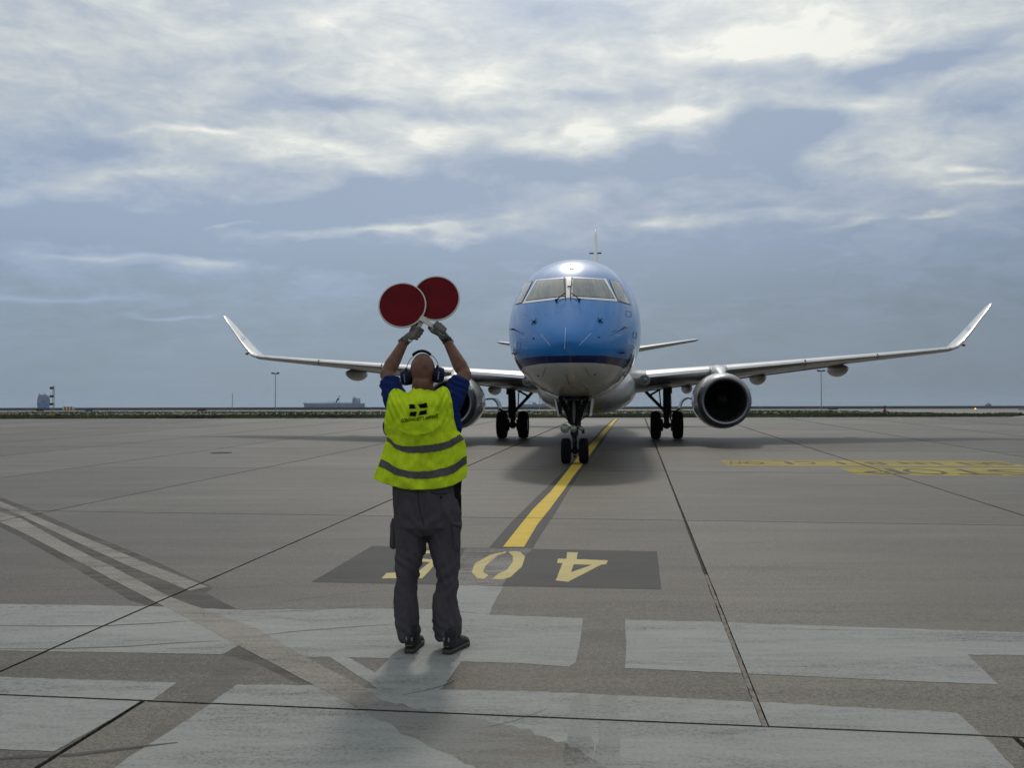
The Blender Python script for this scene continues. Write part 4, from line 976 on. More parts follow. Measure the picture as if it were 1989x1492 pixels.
# fin
fr = []
for z, u, c, t in ((4.2, 22.8, 7.0, .46), (4.9, 24.3, 5.6, .40), (6.2, 25.6, 4.6, .33), (9.28, 27.8, 3.0, .19), (9.50, 28.05, 2.4, .12), (9.57, 28.5, 1.4, .04)):
    fr.append([Vector((y*t, u+x*c, z)) for x, y in FO])
fin = MB().loft(fr).build('tail_fin', M_frame, AC)
for s in (-1, 1): MB().tube([(s*.10, 27.6, 8.28), (s*.28, 27.7, 8.29)], .035, 8).build('fin_antenna', M_black, AC)
# winglet lettering
for side in (-1, 1):
    me = text_obj('winglet_lettering', 'KLM', mat('pale_blue_print', (.10, .32, .60), .5)); st0 = Vector((side*13.62, 17.75, 3.70)); upv = Vector((side*.6, .36, .72)).normalized()
    for q in me.vertices:
        q.co = st0+upv*(q.co.y*.30+.1)+Vector((0, 1, 0))*(q.co.x*.20)+Vector((-side*.80, 0, .60))*.055
    link(bpy.data.objects.new('winglet_lettering', me), AC)

# ---- landing gear
def wheel(x, u, r, w, side, z):
    prof = [(-w*.36, r*.55), (-w*.48, r*.66), (-w*.5, r*.80), (-w*.44, r*.93), (-w*.30, r*.985), (-w*.17, r), (-w*.165, r*.985), (-w*.145, r*.985), (-w*.14, r), (0, r), (w*.14, r), (w*.145, r*.985), (w*.165, r*.985), (w*.17, r), (w*.30, r*.985), (w*.44, r*.93), (w*.5, r*.80), (w*.48, r*.66), (w*.36, r*.55)]
    t = MB().lathe(prof, (x, u, z), 'x', 40).build('tyre', M_rub, AC)
    mb = MB(); mb.lathe([(-w*.40, r*.54), (-w*.25, r*.5), (-w*.2, r*.2), (-w*.38, r*.16), (-w*.38, .01)], (x, u, z), 'x', 24); mb.lathe([(w*.40, r*.54), (w*.25, r*.5), (w*.2, r*.2), (w*.38, r*.16), (w*.38, .01)], (x, u, z), 'x', 24)
    mb.build('wheel_hub', M_rim, t)
for side in (-1, 1):
    gx, gu = side*2.6, 14.0; dz = -BK*gx; az_ = .462+dz
    for s in (-1, 1): wheel(gx+s*.365, gu, .462, .335, side, az_)
    mb = MB(); mb.tube([(gx, 13.72, 2.05), (gx, 13.85, 1.0)], .128, 16); mb.tube([(gx, 13.85, 1.0), (gx, 13.87, .92)], .15, 16); mb.tube([(gx, 13.86, .95), (gx, 13.99, az_)], .082, 14)
    strut = mb.build('main_strut', M_dark, AC)
    mb = MB(); mb.tube([(gx-.30, gu, az_), (gx+.30, gu, az_)], .07, 12); mb.ell((gx, gu, az_), (.13, .13, .13), 14, 10)
    for s in (-1, 1): mb.lathe([(-.06, .19), (-.03, .21), (.06, .21), (.08, .17)], (gx+s*.20, gu, az_), 'x', 20)
    mb.build('axle', M_dark, AC)
    mb = MB(); mb.tube([(gx-side*.10, 13.85, .92), (gx-side*.02, 13.6, .72), (gx, 13.9, .5)], .035, 8); mb.tube([(gx+side*.10, 13.85, .92), (gx+side*.02, 13.6, .72)], .035, 8); mb.tube([(gx-.05, 13.7, 1.6), (gx-.11, 13.72, 1.1), (gx-.09, 13.8, .55)], .014, 6); mb.tube([(gx+.10, 13.68, 1.8), (gx+.14, 13.7, 1.2), (gx+.10, 13.8, .6)], .014, 6); mb.tube([(gx-.02, 13.66, 1.3), (gx+.06, 13.62, .95), (gx+.16, 13.85, .55)], .012, 6)
    mb.build('torque_link', M_dark, AC)
    mb = MB(); mb.tube([(gx-side*.12, 13.9, .98), (gx-side*.55, 13.8, 1.42), (gx-side*.85, 13.7, 1.75)], .052, 10); mb.tube([(gx-side*.10, 13.72, 1.72), (gx-side*.55, 13.74, 1.46)], .035, 8); mb.tube([(gx-side*.24, 13.8, 1.62), (gx-side*.20, 13.85, 1.08)], .022, 8); mb.tube([(gx, 13.7, 1.9), (gx-side*.85, 13.6, 1.80)], .035, 8); mb.ell((gx-side*.55, 13.78, 1.43), (.075, .06, .06), 10, 6)
    mb.box((gx+side*.14, 13.72, 1.72), (.05, .3, .42)); mb.build('side_brace', M_dark, AC)
    # curved gear door on its arm
    pr = [(.42, 1.00), (.44, 1.17), (.50, 1.29), (.60, 1.37), (.70, 1.39), (.80, 1.36)]
    rr = []
    for u in (13.55, 14.45): rr.append([Vector((gx+side*a, u, b+dz)) for a, b in pr]+[Vector((gx+side*(a+.03), u, b-.045+dz)) for a, b in pr[::-1]])
    door = MB().loft(rr).build('gear_door', M_winglet, AC, False)
    mb = MB(); mb.tube([(gx+side*.08, 13.85, .93+dz), (gx+side*.3, 13.8, .93+dz), (gx+side*.43, 13.75, 1.02+dz)], .035, 8); mb.tube([(gx+side*.78, 13.7, 1.37+dz), (gx+side*.90, 13.7, 1.33+dz)], .02, 6); mb.build('door_arm', M_dark, door)
# nose gear
nu = 2.6
for s in (-1, 1): wheel(s*.195, nu, .278, .205, 1, .278)
mb = MB(); mb.tube([(0, 2.38, 1.6), (0, 2.50, .95)], .085, 16); mb.tube([(0, 2.50, .97), (0, 2.52, .86)], .11, 16); mb.tube([(0, 2.52, .9), (0, 2.6, .28)], .048, 14)
mb.build('nose_strut', M_dark, AC)
mb = MB(); mb.tube([(-.13, nu, .278), (.13, nu, .278)], .045, 12); mb.ell((0, nu, .278), (.07, .07, .08), 12, 8); mb.tube([(0, nu-.05, .18), (0, nu-.05, .14)], .03, 8); mb.build('nose_axle', M_dark, AC)
mb = MB(); mb.tube([(-.30, 2.3, 1.47), (-.17, 2.42, 1.2), (-.085, 2.5, .90)], [.05, .055, .05], 10); mb.tube([(.30, 2.3, 1.47), (.17, 2.42, 1.2), (.085, 2.5, .90)], [.05, .055, .05], 10)
mb.box((0, 2.44, 1.33), (.30, .10, .16)); mb.box((0, 2.46, 1.14), (.22, .09, .26)); mb.ell((-.20, 2.26, 1.34), (.035, .04, .035), 10, 6); mb.ell((.17, 2.26, 1.27), (.03, .04, .03), 10, 6); mb.tube([(-.14, 2.3, 1.42), (-.05, 2.32, 1.2), (-.07, 2.36, .95)], .012, 6); mb.tube([(.12, 2.3, 1.42), (.06, 2.32, 1.15), (.08, 2.36, .92)], .012, 6)
mb.build('trunnion', M_dark, AC)
mb = MB(); mb.loft([[Vector((w*c, 2.28+.04*sn, z)) for c, sn in [(math.cos(a), math.sin(a)) for a in [2*math.pi*j/10 for j in range(10)]]] for z, w in ((1.42, .012), (1.32, .035), (1.15, .038), (1.0, .028), (.90, .01))]); mb.build('actuator_cover', mat('actuator_grey', (.22, .22, .21), .5), AC)
mb = MB(); mb.tube([(-.05, 2.42, .62), (0, 2.28, .48), (-.03, 2.5, .34)], .020, 8); mb.tube([(.05, 2.42, .62), (0, 2.28, .48), (.03, 2.5, .34)], .020, 8); mb.box((0, 2.46, .70), (.17, .14, .14)); mb.box((0, 2.5, .60), (.10, .1, .05)); mb.build('torque_link', M_dark, AC)
M_lens = mat('lamp_lens', (.32, .32, .27), .25, .3, var=.5, vscale=30, coat=1)
for x, r in ((-.20, .098), (-.015, .082), (.15, .052)):
    t = MB().lathe([(.10, r*.7), (0, r), (-.03, r), (-.035, r*.9), (-.02, r*.86)], (x, 2.32, .775), 'y', 20).build('taxi_light', M_dull, AC); MB().lathe([(-.022, r*.85), (-.036, r*.5), (-.04, .005)], (x, 2.32, .775), 'y', 18).build('lamp_glass', M_lens, t)
mb = MB(); mb.box((-.02, 2.42, .79), (.40, .05, .05)); mb.box((.10, 2.38, .87), (.09, .1, .09)); mb.box((.19, 2.4, .71), (.06, .1, .10)); mb.build('light_bracket', M_dark, AC)
for s, x0, x1 in ((-1, -.36, -.29), (1, .40, .345)):
    rr = [[Vector((x0+o_, u, 1.42)), Vector((x0+(x1-x0)*.5+o_, u, 1.25)), Vector((x1+o_-s*.0, u, 1.06)), Vector((x1+o_+s*.028, u, 1.06)), Vector((x0+(x1-x0)*.5+o_+s*.035, u, 1.25)), Vector((x0+o_+s*.03, u, 1.42))] for u, o_ in ((1.75, 0), (2.95, 0))]
    d_ = MB().loft(rr).build('nose_gear_door', M_winglet, AC, False)
    MB().box((x0-s*.07, 2.1, 1.24), (.06, .4, .28)).build('door_liner', M_dark, d_, False)
    MB().tube([(x1-s*.02, 2.3, 1.08), (s*.12, 2.42, .95)], .011, 6).build('door_link', M_dark, d_)
MB().box((0, 2.5, 1.405), (.52, 1.0, .03)).build('gear_bay', M_black, AC, False)

# ------------------------------------------------------------------ the man
PY = 5.80
base = Vector((at(828, 1260, PY).x, PY, SL*PY))
MAN = thing('person', 'bald man seen from behind in yellow safety vest and grey trousers, both arms raised overhead', 'person', base)
def A_(px, py, Y): return at(px, py, Y)
def fabric(name, c3, rough=.9, bump=.002, bs=500, var=.12, vs=6, sheen=0):
    m = mat(name, c3, rough, 0, var, vs, bump=bump, bscale=bs, spec=.05); bsdf(m).inputs['Sheen Weight'].default_value = sheen; return m
M_skin = mat('tanned_skin', (.15, .068, .043), .5, var=.32, vscale=28, bump=.0015, bscale=220, spec=.25); bsdf(M_skin).inputs['Subsurface Weight'].default_value = .06; bsdf(M_skin).inputs['Subsurface Radius'].default_value = (.03, .012, .008)
M_navy = fabric('navy_shirt', (.010, .022, .105)); M_trous = fabric('grey_trousers', (.080, .072, .079), bs=700)
M_gloveb = fabric('grey_glove', (.16, .145, .13), bs=600); M_gloved = mat('dark_glove_palm', (.012, .014, .022), .5, bump=.001, bscale=300)
M_blk = mat('black_rubber', (.006, .006, .007), .5, spec=.15); M_bluecup = mat('navy_plastic', (.004, .010, .045), .35, coat=.1, spec=.12)

# body: one continuous skin over head, neck, trunk, arms and legs
mb = MB()
hc = A_(821, 722, 5.80)
mb.ell(hc+Vector((0, .005, .004)), (.0765, .098, .108), 32, 24)
mb.ell(hc+Vector((0, .035, -.055)), (.062, .072, .075), 24, 16)
mb.ell(hc+Vector((0, .105, -.022)), (.014, .024, .022), 12, 8); mb.ell(hc+Vector((0, .098, -.085)), (.026, .018, .022), 12, 8)
mb.ell(hc+Vector((0, .090, -.062)), (.024, .014, .008), 10, 6)
mb.ell(hc+Vector((0, .082, .020)), (.052, .020, .012), 12, 8)
mb.ell(hc+Vector((-.004, -.045, -.075)), (.058, .050, .055), 18, 12)
for s in (-1, 1): mb.ell(hc+Vector((s*.078, .0, -.025)), (.010, .020, .032), 10, 8)
mb.cap(A_(821.5, 790, 5.80), .075, A_(821, 740, 5.805), .064, 20)
mb.ell(A_(822, 820, 5.83), (.165, .085, .15), 28, 18); mb.ell(A_(823, 880, 5.81), (.165, .11, .17), 28, 18); mb.ell(A_(827, 960, 5.80), (.165, .115, .13), 28, 18)
for s, sh, el, wr in ((-1, (771, 785, 5.80), (751.5, 726, 6.00), (785.5, 664, 6.10)), (1, (873, 785, 5.80), (903, 728, 6.00), (868.5, 663, 6.10))):
    S, E_, W = A_(*sh), A_(*el), A_(*wr)
    mb.cap(A_(822, 805, 5.85), .06, S+Vector((-s*.02, .03, 0)), .045, 18); mb.cap(S+Vector((-s*.02, .03, 0)), .045, S+(E_-S)*.6, .044, 18); mb.cap(S+(E_-S)*.6, .044, E_+(S-E_)*.1, .0455, 18); mb.cap(E_, .043, E_+(W-E_)*.28, .047, 18); mb.cap(E_+(W-E_)*.28+Vector((-s*.000, 0, 0)), .047, E_+(W-E_)*.65, .037, 18); mb.cap(E_+(W-E_)*.65, .037, W, .029, 18)
    mb.ell(E_+Vector((s*.004, -.012, -.006)), (.040, .040, .044), 14, 10)
for s, hip, kn, an in ((-1, (797, 985, 5.80), (792, 1115, 5.80), (794, 1232, 5.82)), (1, (861, 985, 5.80), (868, 1115, 5.79), (872, 1232, 5.81))):
    mb.cap(A_(*hip), .075, A_(*kn), .05, 16); mb.cap(A_(*kn), .05, A_(*an), .034, 16)
body = remesh(mb, 'body', .0075, 4, M_skin, MAN, base)
for s in (-1, 1): MB().ell(hc+Vector((s*.028, .092, .0)), (.012, .010, .010), 12, 8).build('eye', M_white, MAN, off=base)

# shirt: trunk, collar and two short sleeves
mb = MB()
mb.ell(A_(823, 822, 5.82), (.205, .120, .165), 28, 18); mb.ell(A_(823, 880, 5.82), (.190, .125, .16), 28, 18)
for s, p0, p1, p2 in ((-1, (784, 802, 5.83), (768, 775, 5.86), (756.5, 742, 5.95)), (1, (860, 802, 5.83), (878, 775, 5.86), (893.5, 741, 5.95))):
    a, b, c = A_(*p0), A_(*p1), A_(*p2)
    mb.tube([a, (a+b)/2, b, (b+c)/2, c], [.088, .083, .076, .070, .067], 24)
mb.tube([A_(821, 775, 5.81), A_(821.5, 757, 5.81)], [.10, .072], 24)
mb.cap(A_(755, 800, 5.82)+Vector((.028, 0, 0)), .045, A_(760, 832, 5.82), .055, 16); mb.cap(A_(886, 795, 5.82)+Vector((-.026, 0, 0)), .045, A_(882, 832, 5.82), .052, 16)
def sleeve_fold(c, n):
    return .0045*noise.noise(Vector((c.x*9, c.y*9, c.z*34)))+.003*math.sin(c.z*150+c.x*60+6*noise.noise(c*8))*(1 if c.z > 1.62 else .4)
shirt = remesh(mb, 'shirt', .006, 3, M_navy, MAN, base, sleeve_fold)

# trousers
mb = MB()
def leg_rings(rows, Yc, dep):
    rr = []
    for i, (py, l, r) in enumerate(rows):
        yc = Yc if not callable(Yc) else Yc(py); a, b = A_(l, py, yc), A_(r, py, yc); c = (a+b)/2; hw = (b.x-a.x)/2; d = dep(py)
        rr.append([c+Vector((hw*math.cos(t), d*math.sin(t), 0)) for t in [2*math.pi*j/32 for j in range(32)]])
    return rr
LL = [(985, 764, 829), (1020, 764, 829), (1044, 766, 828.7), (1065, 768, 828), (1094, 768.6, 819), (1112, 769.3, 813), (1133, 769.6, 811), (1157, 767.5, 813), (1181, 766.6, 814), (1217, 768.2, 814.2), (1232, 771, 813), (1243, 773.5, 812)]
RL = [(985, 829, 895), (1020, 829, 895.5), (1044, 829, 895), (1065, 833.5, 894), (1094, 841, 893), (1112, 846, 891.5), (1130, 849, 891), (1157, 841.5, 891), (1181, 840.5, 892), (1213, 844, 897.4), (1232, 847, 894), (1243, 850, 889)]
dl = lambda py: .095+.03*max(0, (1080-py)/100)-.012*max(0, 1-abs(py-1125)/50)+(.008 if py > 1200 else 0)
mb.loft(leg_rings(LL, lambda py: 5.815-.010*max(0, 1-abs(py-1125)/60), dl)); mb.loft(leg_rings(RL, lambda py: 5.805-.010*max(0, 1-abs(py-1125)/60), dl))
PL = [(925, 766, 889), (940, 764, 890), (955, 763, 890.5), (976, 763.5, 895), (1005, 763.5, 895.5), (1022, 764, 895), (1040, 790, 868)]
mb.loft(leg_rings(PL, 5.80, lambda py: .135-.02*max(0, (955-py)/30)-(.05 if py > 1035 else 0)))
mb.ell(A_(800, 990, 5.755), (.085, .085, .10), 18, 12); mb.ell(A_(858, 990, 5.755), (.085, .085, .10), 18, 12)
def fold(c, n):
    z = c.z-base.z; x = c.x-base.x
    f = 0
    w = math.exp(-((z-.48)/.13)**2)   # behind the knees
    f += w*.0035*math.sin(z*80+x*55*(1 if x < 0 else -1)+5*noise.noise(Vector((x*10, c.y*10, z*5))))
    w = math.exp(-((z-.12)/.07)**2)   # stacked over the shoes
    f += w*.0035*math.sin(z*100+x*45+5*noise.noise(Vector((x*12, c.y*12, z*8))))
    w = math.exp(-((z-.78)/.08)**2)*math.exp(-(x/.11)**2)  # radiating from the crotch
    f += w*.0045*math.sin((z-abs(x)*.9)*70+2*noise.noise(Vector((x*12, 0, z*9))))
    f += .015*noise.noise(Vector((x*11+3*(z), c.y*11, z*4.5)))+.009*noise.noise(Vector((x*24+z*8, c.y*20, z*9+x*22)))+.003*noise.noise(Vector((x*50, c.y*40, z*30)))
    f -= .006*math.exp(-(x/.006)**2)*(1 if z > .78 and c.y < 5.8 else 0)     # seat seam
    return f
tr = remesh(mb, 'trousers', .006, 5, M_trous, MAN, base, fold)
TB = BVHTree.FromPolygons([q.co+base for q in tr.data.vertices], [tuple(p.vertices) for p in tr.data.polygons])
def cast(bvh, px, py, off):
    o = Vector((0, 0, EYE)); d = ray(px, py).normalized(); h_ = bvh.ray_cast(o, d)
    if h_[0] is None:
        h_ = bvh.find_nearest(o+d*5.72)
        p, n = h_[0], h_[1]
        return p+n*off
    n = h_[1]; n = -n if n.dot(d) > 0 else n
    return h_[0]+n*off
# cargo pockets, flap, back pocket with button
def pad(bvh, quad, th, name, mt, ns=6, nt=8, parent=MAN, off0=0.0):
    fr, bk = [], []
    for j in range(nt+1):
        for i in range(ns+1):
            p = bil(quad, i/ns, j/nt); e = min(i, ns-i, j, nt-j); k = 0 if e == 0 else 1
            fr.append(cast(bvh, p.x, p.y, off0+th*(.35+.65*k))); bk.append(cast(bvh, p.x, p.y, -.004))
    n = (ns+1)*(nt+1); q = [(j*(ns+1)+i, j*(ns+1)+i+1, (j+1)*(ns+1)+i+1, (j+1)*(ns+1)+i) for j in range(nt) for i in range(ns)]
    rim = [i for i in range(ns+1)]+[(j)*(ns+1)+ns for j in range(1, nt+1)]+[nt*(ns+1)+i for i in range(ns-1, -1, -1)]+[j*(ns+1) for j in range(nt-1, 0, -1)]
    fs = q+[tuple(reversed([k+n for k in f])) for f in q]+[(rim[i], rim[i]+n, rim[(i+1) % len(rim)]+n, rim[(i+1) % len(rim)]) for i in range(len(rim))]
    return MB().add(fr+bk, fs).build(name, mt, parent, off=base)
pad(TB, ((877, 1018), (893.5, 1020), (892.5, 1072), (881, 1068)), .014, 'cargo_pocket', M_trous)
pad(TB, ((874.5, 1012), (894.5, 1016), (894, 1027), (877, 1022)), .020, 'pocket_flap', M_trous, 6, 4)
for pts, r0 in (([(763, 1018), (760.5, 1035), (760, 1052), (763.5, 1063)], .016),):
    mb = MB(); mb.cap(A_(764.5, 1018, 5.81), .020, A_(763.5, 1060, 5.81), .022, 14); mb.build('cargo_pocket', M_trous, MAN, off=base)
mb = MB(); mb.cap(A_(765, 1010, 5.81), .013, A_(763.5, 1022, 5.81), .019, 12); mb.build('pocket_flap', M_trous, MAN, off=base)
M_seamd = mat('dark_seam', (.012, .012, .014), .9)
MB().tube([cast(TB, x, y, .0015) for x, y in ((836, 955.5), (842, 958.5), (850, 959.5), (860, 960), (868, 959), (873, 957))], .0028, 6).build('back_pocket_seam', M_seamd, MAN, off=base)
MB().ell(cast(TB, 856, 966, .002), (.007, .004, .010), 10, 6).build('button', M_seamd, MAN, off=base)
MB().tube([cast(TB, x, y, .002) for x, y in ((811, 952), (812, 970), (815, 990), (820, 1008), (826, 1030))], .0022, 6).build('seat_seam', M_seamd, MAN, off=base)
MB().box(A_(890, 950, 5.77), (.035, .05, .115), Matrix.Rotation(R(4), 3, 'Y')).box(A_(892.5, 975, 5.78), (.022, .04, .085)).build('belt_pouch', M_blk, MAN, False, off=base)
mb = MB(); mb.tube([A_(890.5, 980, 5.775), A_(892.5, 1000, 5.775), A_(891, 1018, 5.78)], [.016, .014, .006], 8); mb.build('hanging_cloth', M_seamd, MAN, off=base)

# shoes
M_shoe = mat('black_suede', (.009, .009, .010), .8, bump=.002, bscale=300, var=.3); M_sole = mat('dark_sole', (.028, .025, .020), .7); M_tan = mat('tan_trim', (.10, .085, .055), .7)
for s, hx, hy, ang in ((-1, 794.5, 1271.5, 7), (1, 866.5, 1273, 23)):
    g0 = gnd(hx, hy); d = Vector((math.sin(R(ang)), math.cos(R(ang)), SL)); n = Vector((math.cos(R(ang)), -math.sin(R(ang)), 0)); up = Vector((0, 0, 1))
    hl = g0+d*.035
    out = []
    prof = [(0, .024), (.02, .034), (.07, .035), (.13, .036), (.19, .045), (.235, .044), (.265, .030), (.278, .010)]
    loop = [(t, -w) for t, w in prof]+[(t, w) for t, w in prof[::-1]]
    mb = MB(); mb.loft([[g0+d*t+n*w*k+up*z for t, w in loop] for z, k in ((0.001, .94), (.010, 1.02), (.026, 1.0), (.031, .94))])
    sh_sole = mb.build('sole', M_sole, MAN, off=base)
    mb = MB(); mb.loft([[g0+d*(t+(.0015 if t > .1 else -.0015))+n*w*k*1.0+up*z for t, w in loop] for z, k in ((.020, 1.035), (.025, 1.035))]); mb.build('sole_trim', M_tan, sh_sole, off=base)
    mb = MB()
    mb.ell(hl+up*.055, (.034, .034, .045), 18, 12); mb.cap(hl+up*.05, .034, g0+d*.15+up*.045, .038, 16); mb.cap(g0+d*.14+up*.05, .038, g0+d*.22+up*.032, .034, 16); mb.ell(g0+d*.225+up*.033, (.042, .050, .026), 16, 10)
    mb.cap(hl+up*.06+d*.015, .038, hl+up*.115+d*.02, .042, 16)
    up_ = remesh(mb, 'shoe', .005, 3, M_shoe, MAN, base, lambda c, n_: .002*noise.noise(c*60))
    for q in (-1, 1):
        MB().ell(hl+up*.088-d*.034+n*q*.016, (.006, .004, .014), 10, 6).build('heel_tab', M_dull, up_, off=base)
    MB().tube([hl-d*.036+n*.018+up*.052, hl-d*.040+up*.050, hl-d*.036-n*.018+up*.052], .003, 6).build('heel_stitching', M_tan, up_, off=base)

# vest
top = [(757, 766), (760, 760), (765, 755.7), (774, 756), (784, 762), (794.6, 762.5), (803, 754), (815.5, 750.5), (829, 756.6), (843, 760.5), (852, 755), (860.8, 750.5), (868, 754), (873, 761)]
lft = [(757, 766), (753, 782), (751, 797), (747.2, 818), (746.2, 836), (751.5, 845), (751, 855), (747.5, 866), (741, 887), (733.6, 907), (725.7, 930)]
rgt = [(873, 761), (877, 778), (879.5, 795), (882, 815), (887.5, 836), (895.5, 843), (900.5, 851), (904, 866), (906.5, 887), (907.5, 905), (906, 926)]
bot = [(725.7, 930), (742, 938), (765, 945), (783, 949.5), (801, 951.5), (824, 951.5), (847, 950), (865, 947), (880, 943), (893, 936), (906, 926)]
def along(pl, t):
    L = [0]
    for a, b in zip(pl, pl[1:]): L.append(L[-1]+math.dist(a, b))
    q = t*L[-1]
    for i in range(len(pl)-1):
        if q <= L[i+1]+1e-9: k = (q-L[i])/(L[i+1]-L[i]); return Vector(pl[i]).lerp(Vector(pl[i+1]), k)
    return Vector(pl[-1])
def coons(s, t):
    T, B_, L_, R_ = along(top, s), along(bot, s), along(lft, t), along(rgt, t)
    return T*(1-t)+B_*t+L_*(1-s)+R_*s-(Vector(top[0])*(1-s)*(1-t)+Vector(top[-1])*s*(1-t)+Vector(bot[0])*(1-s)*t+Vector(bot[-1])*s*t)
arc = [(758, 780), (759, 800), (763, 818), (771, 831), (783, 839.5), (798, 844), (815, 845), (833, 841), (848, 833), (859, 821), (866, 806), (870, 790), (872, 772)]
def arc_d(p):
    best = 1e9; inside = False
    for a, b in zip(arc, arc[1:]):
        a, b = Vector(a), Vector(b); t = max(0, min(1, (p-a).dot(b-a)/(b-a).length_squared)); best = min(best, (p-(a+(b-a)*t)).length)
    return best
def vest_y(s, t, p):
    a = abs(s-.5)*2
    y = 5.652+.135*a**3.0                                  # wraps round the back
    y += .10*max(0, 1-t/.16)**1.6                            # shoulders lean forward
    y -= .012*math.exp(-((t-.30)/.16)**2)*(1-a*a)           # shoulder blades
    y += .012*math.exp(-((t-.62)/.12)**2)*(1-a*a)
    y -= .035*max(0, t-.7)*(1)                               # hem stands away from the seat
    # cloth folds
    x = p.x; z = p.y
    y += .0055*math.sin((x-820)*.16+4*noise.noise(Vector((x*.02, z*.02, 1))))*max(0, t-.42)*1.6
    y += .010*noise.noise(Vector((x*.045, z*.016, 2)))*(.5+t)
    y += .006*noise.noise(Vector((x*.12, z*.05, 5)))
    for cx, k in ((768, 1), (866, -1)):                      # gathers under the raised arms
        r_ = math.exp(-((x-cx)/20)**2-((z-790)/34)**2); y += .010*r_*math.sin((x-k*(z-750)*.40)*.42)
    for cx in (790, 803, 851): y += .006*math.exp(-((x-cx-(z-765)*.15)/3.2)**2-((z-773)/14)**2)
    y -= .005*math.exp(-((z-856-.0011*(x-825)**2*-1)/3.0)**2)*0
    d = arc_d(p)
    y -= .0042*math.exp(-(d/1.7)**2)
    return y
NS, NT = 72, 84
SB = BVHTree.FromPolygons([q.co+base for q in shirt.data.vertices], [tuple(p.vertices) for p in shirt.data.polygons])
# rest the cloth on the shirt: depth grid pushed out where the shirt would poke through, then relaxed
PG = [[coons(i/NS, j/NT) for i in range(NS+1)] for j in range(NT+1)]
YG = [[vest_y(i/NS, j/NT, PG[j][i]) for i in range(NS+1)] for j in range(NT+1)]
LIM = [[9.0]*(NS+1) for _ in range(NT+1)]
for j in range(NT+1):
    for i in range(NS+1):
        o_r = Vector((0, 0, EYE)); hit = SB.ray_cast(o_r, ray(*PG[j][i]).normalized())
        if hit[0] is not None: LIM[j][i] = hit[0].y-.009
for it in range(40):
    for j in range(NT+1):
        for i in range(NS+1):
            if YG[j][i] > LIM[j][i]: YG[j][i] = LIM[j][i]
    if it < 36:
        YN = [row[:] for row in YG]
        for j in range(NT+1):
            for i in range(NS+1):
                if it < 4 or YG[j][i] >= LIM[j][i]-.012:
                    q = [YG[a][b] for a, b in ((j-1, i), (j+1, i), (j, i-1), (j, i+1)) if 0 <= a <= NT and 0 <= b <= NS]
                    av = sum(q)/len(q)
                    if av < YG[j][i]: YN[j][i] = YG[j][i]*.5+av*.5
        YG = YN
def wrinkle(s, t, p):
    w = 0
    for cx, k in ((770, 1), (864, -1)):
        r_ = math.exp(-((p.x-cx)/20)**2-((p.y-788)/30)**2); w += .018*r_*math.sin((p.x-k*(p.y-750)*.45)*.55)
    w += .016*noise.noise(Vector((p.x*.07+p.y*.02, p.y*.03, 4)))+.010*noise.noise(Vector((p.x*.16, p.y*.07, 8)))
    low = max(0, p.y-868)/80; w += .016*low*math.sin((p.x-822)*.11+3*noise.noise(Vector((p.x*.015, p.y*.02, 1))))
    d = arc_d(p); w -= .006*math.exp(-(d/1.6)**2)
    return w
vb, vf = [], []
for j in range(NT+1):
    for i in range(NS+1):
        s, t = i/NS, j/NT; p = PG[j][i]; y = YG[j][i]+wrinkle(s, t, p)-.004; vb.append(A_(p.x, p.y, y))
        a = abs(s-.5)*2; yf = 5.79+.16*(1-a**3.0)-.02*max(0, 1-t/.16)+.008*noise.noise(Vector((p.x*.05, p.y*.03, 9)))
        yf = max(yf, y+.002); pz = p.y+(12*max(0, 1-t/.2)*max(0, 1-a*2.2))
        q = A_(p.x, pz, 5.80); vf.append(Vector((q.x, yf, q.z)))
W_ = NS+1; nb = len(vb); fs = []
for j in range(NT):
    for i in range(NS):
        fs.append((j*W_+i, j*W_+i+1, (j+1)*W_+i+1, (j+1)*W_+i)); fs.append((nb+j*W_+i, nb+(j+1)*W_+i, nb+(j+1)*W_+i+1, nb+j*W_+i+1))
for j in range(NT):
    if j/NT > .44:
        fs.append((j*W_, (j+1)*W_, nb+(j+1)*W_, nb+j*W_))
        fs.append((j*W_+NS, nb+j*W_+NS, nb+(j+1)*W_+NS, (j+1)*W_+NS))
for i in range(NS):
    if i/NS < .24 or i/NS > .80: fs.append((i, nb+i, nb+i+1, i+1))
M_vest = bpy.data.materials.new('fluorescent_yellow_mesh'); M_vest.use_nodes = True; h = NG(M_vest.node_tree); h.n.clear()
o_ = h.new('ShaderNodeOutputMaterial'); d1 = h.new('ShaderNodeBsdfDiffuse'); d2 = h.new('ShaderNodeBsdfTranslucent'); mx_ = h.new('ShaderNodeMixShader'); oc = h.new('ShaderNodeTexCoord').outputs['Object']
n_ = h.noise(oc, 9, 5, .6); cvest = h.ramp(n_, [(.3, (.70, .91, .03)), (.7, (.84, .99, .05))])
h.put(d1.inputs[0], cvest); h.put(d2.inputs[0], cvest)
wv = h.new('ShaderNodeTexWave', wave_type='BANDS', bands_direction='Z'); h.put(wv.inputs['Vector'], oc); wv.inputs['Scale'].default_value = 42; wv.inputs['Distortion'].default_value = 1.2
wv2 = h.noise(oc, 420, 3, .6)
bp_ = h.new('ShaderNodeBump'); h.put(bp_.inputs['Height'], h.m('ADD', h.m('MULTIPLY', wv.outputs['Fac'], .8), wv2)); bp_.inputs['Distance'].default_value = .0012; bp_.inputs['Strength'].default_value = .8
h.l.new(bp_.outputs[0], d1.inputs['Normal']); mx_.inputs[0].default_value = .38; h.l.new(d1.outputs[0], mx_.inputs[1]); h.l.new(d2.outputs[0], mx_.inputs[2]); h.l.new(mx_.outputs[0], o_.inputs[0])
vest = mesh('vest', vb+vf, fs, M_vest, MAN, True, base)
md = vest.modifiers.new('thickness', 'SOLIDIFY'); md.thickness = .0025; md.offset = -1
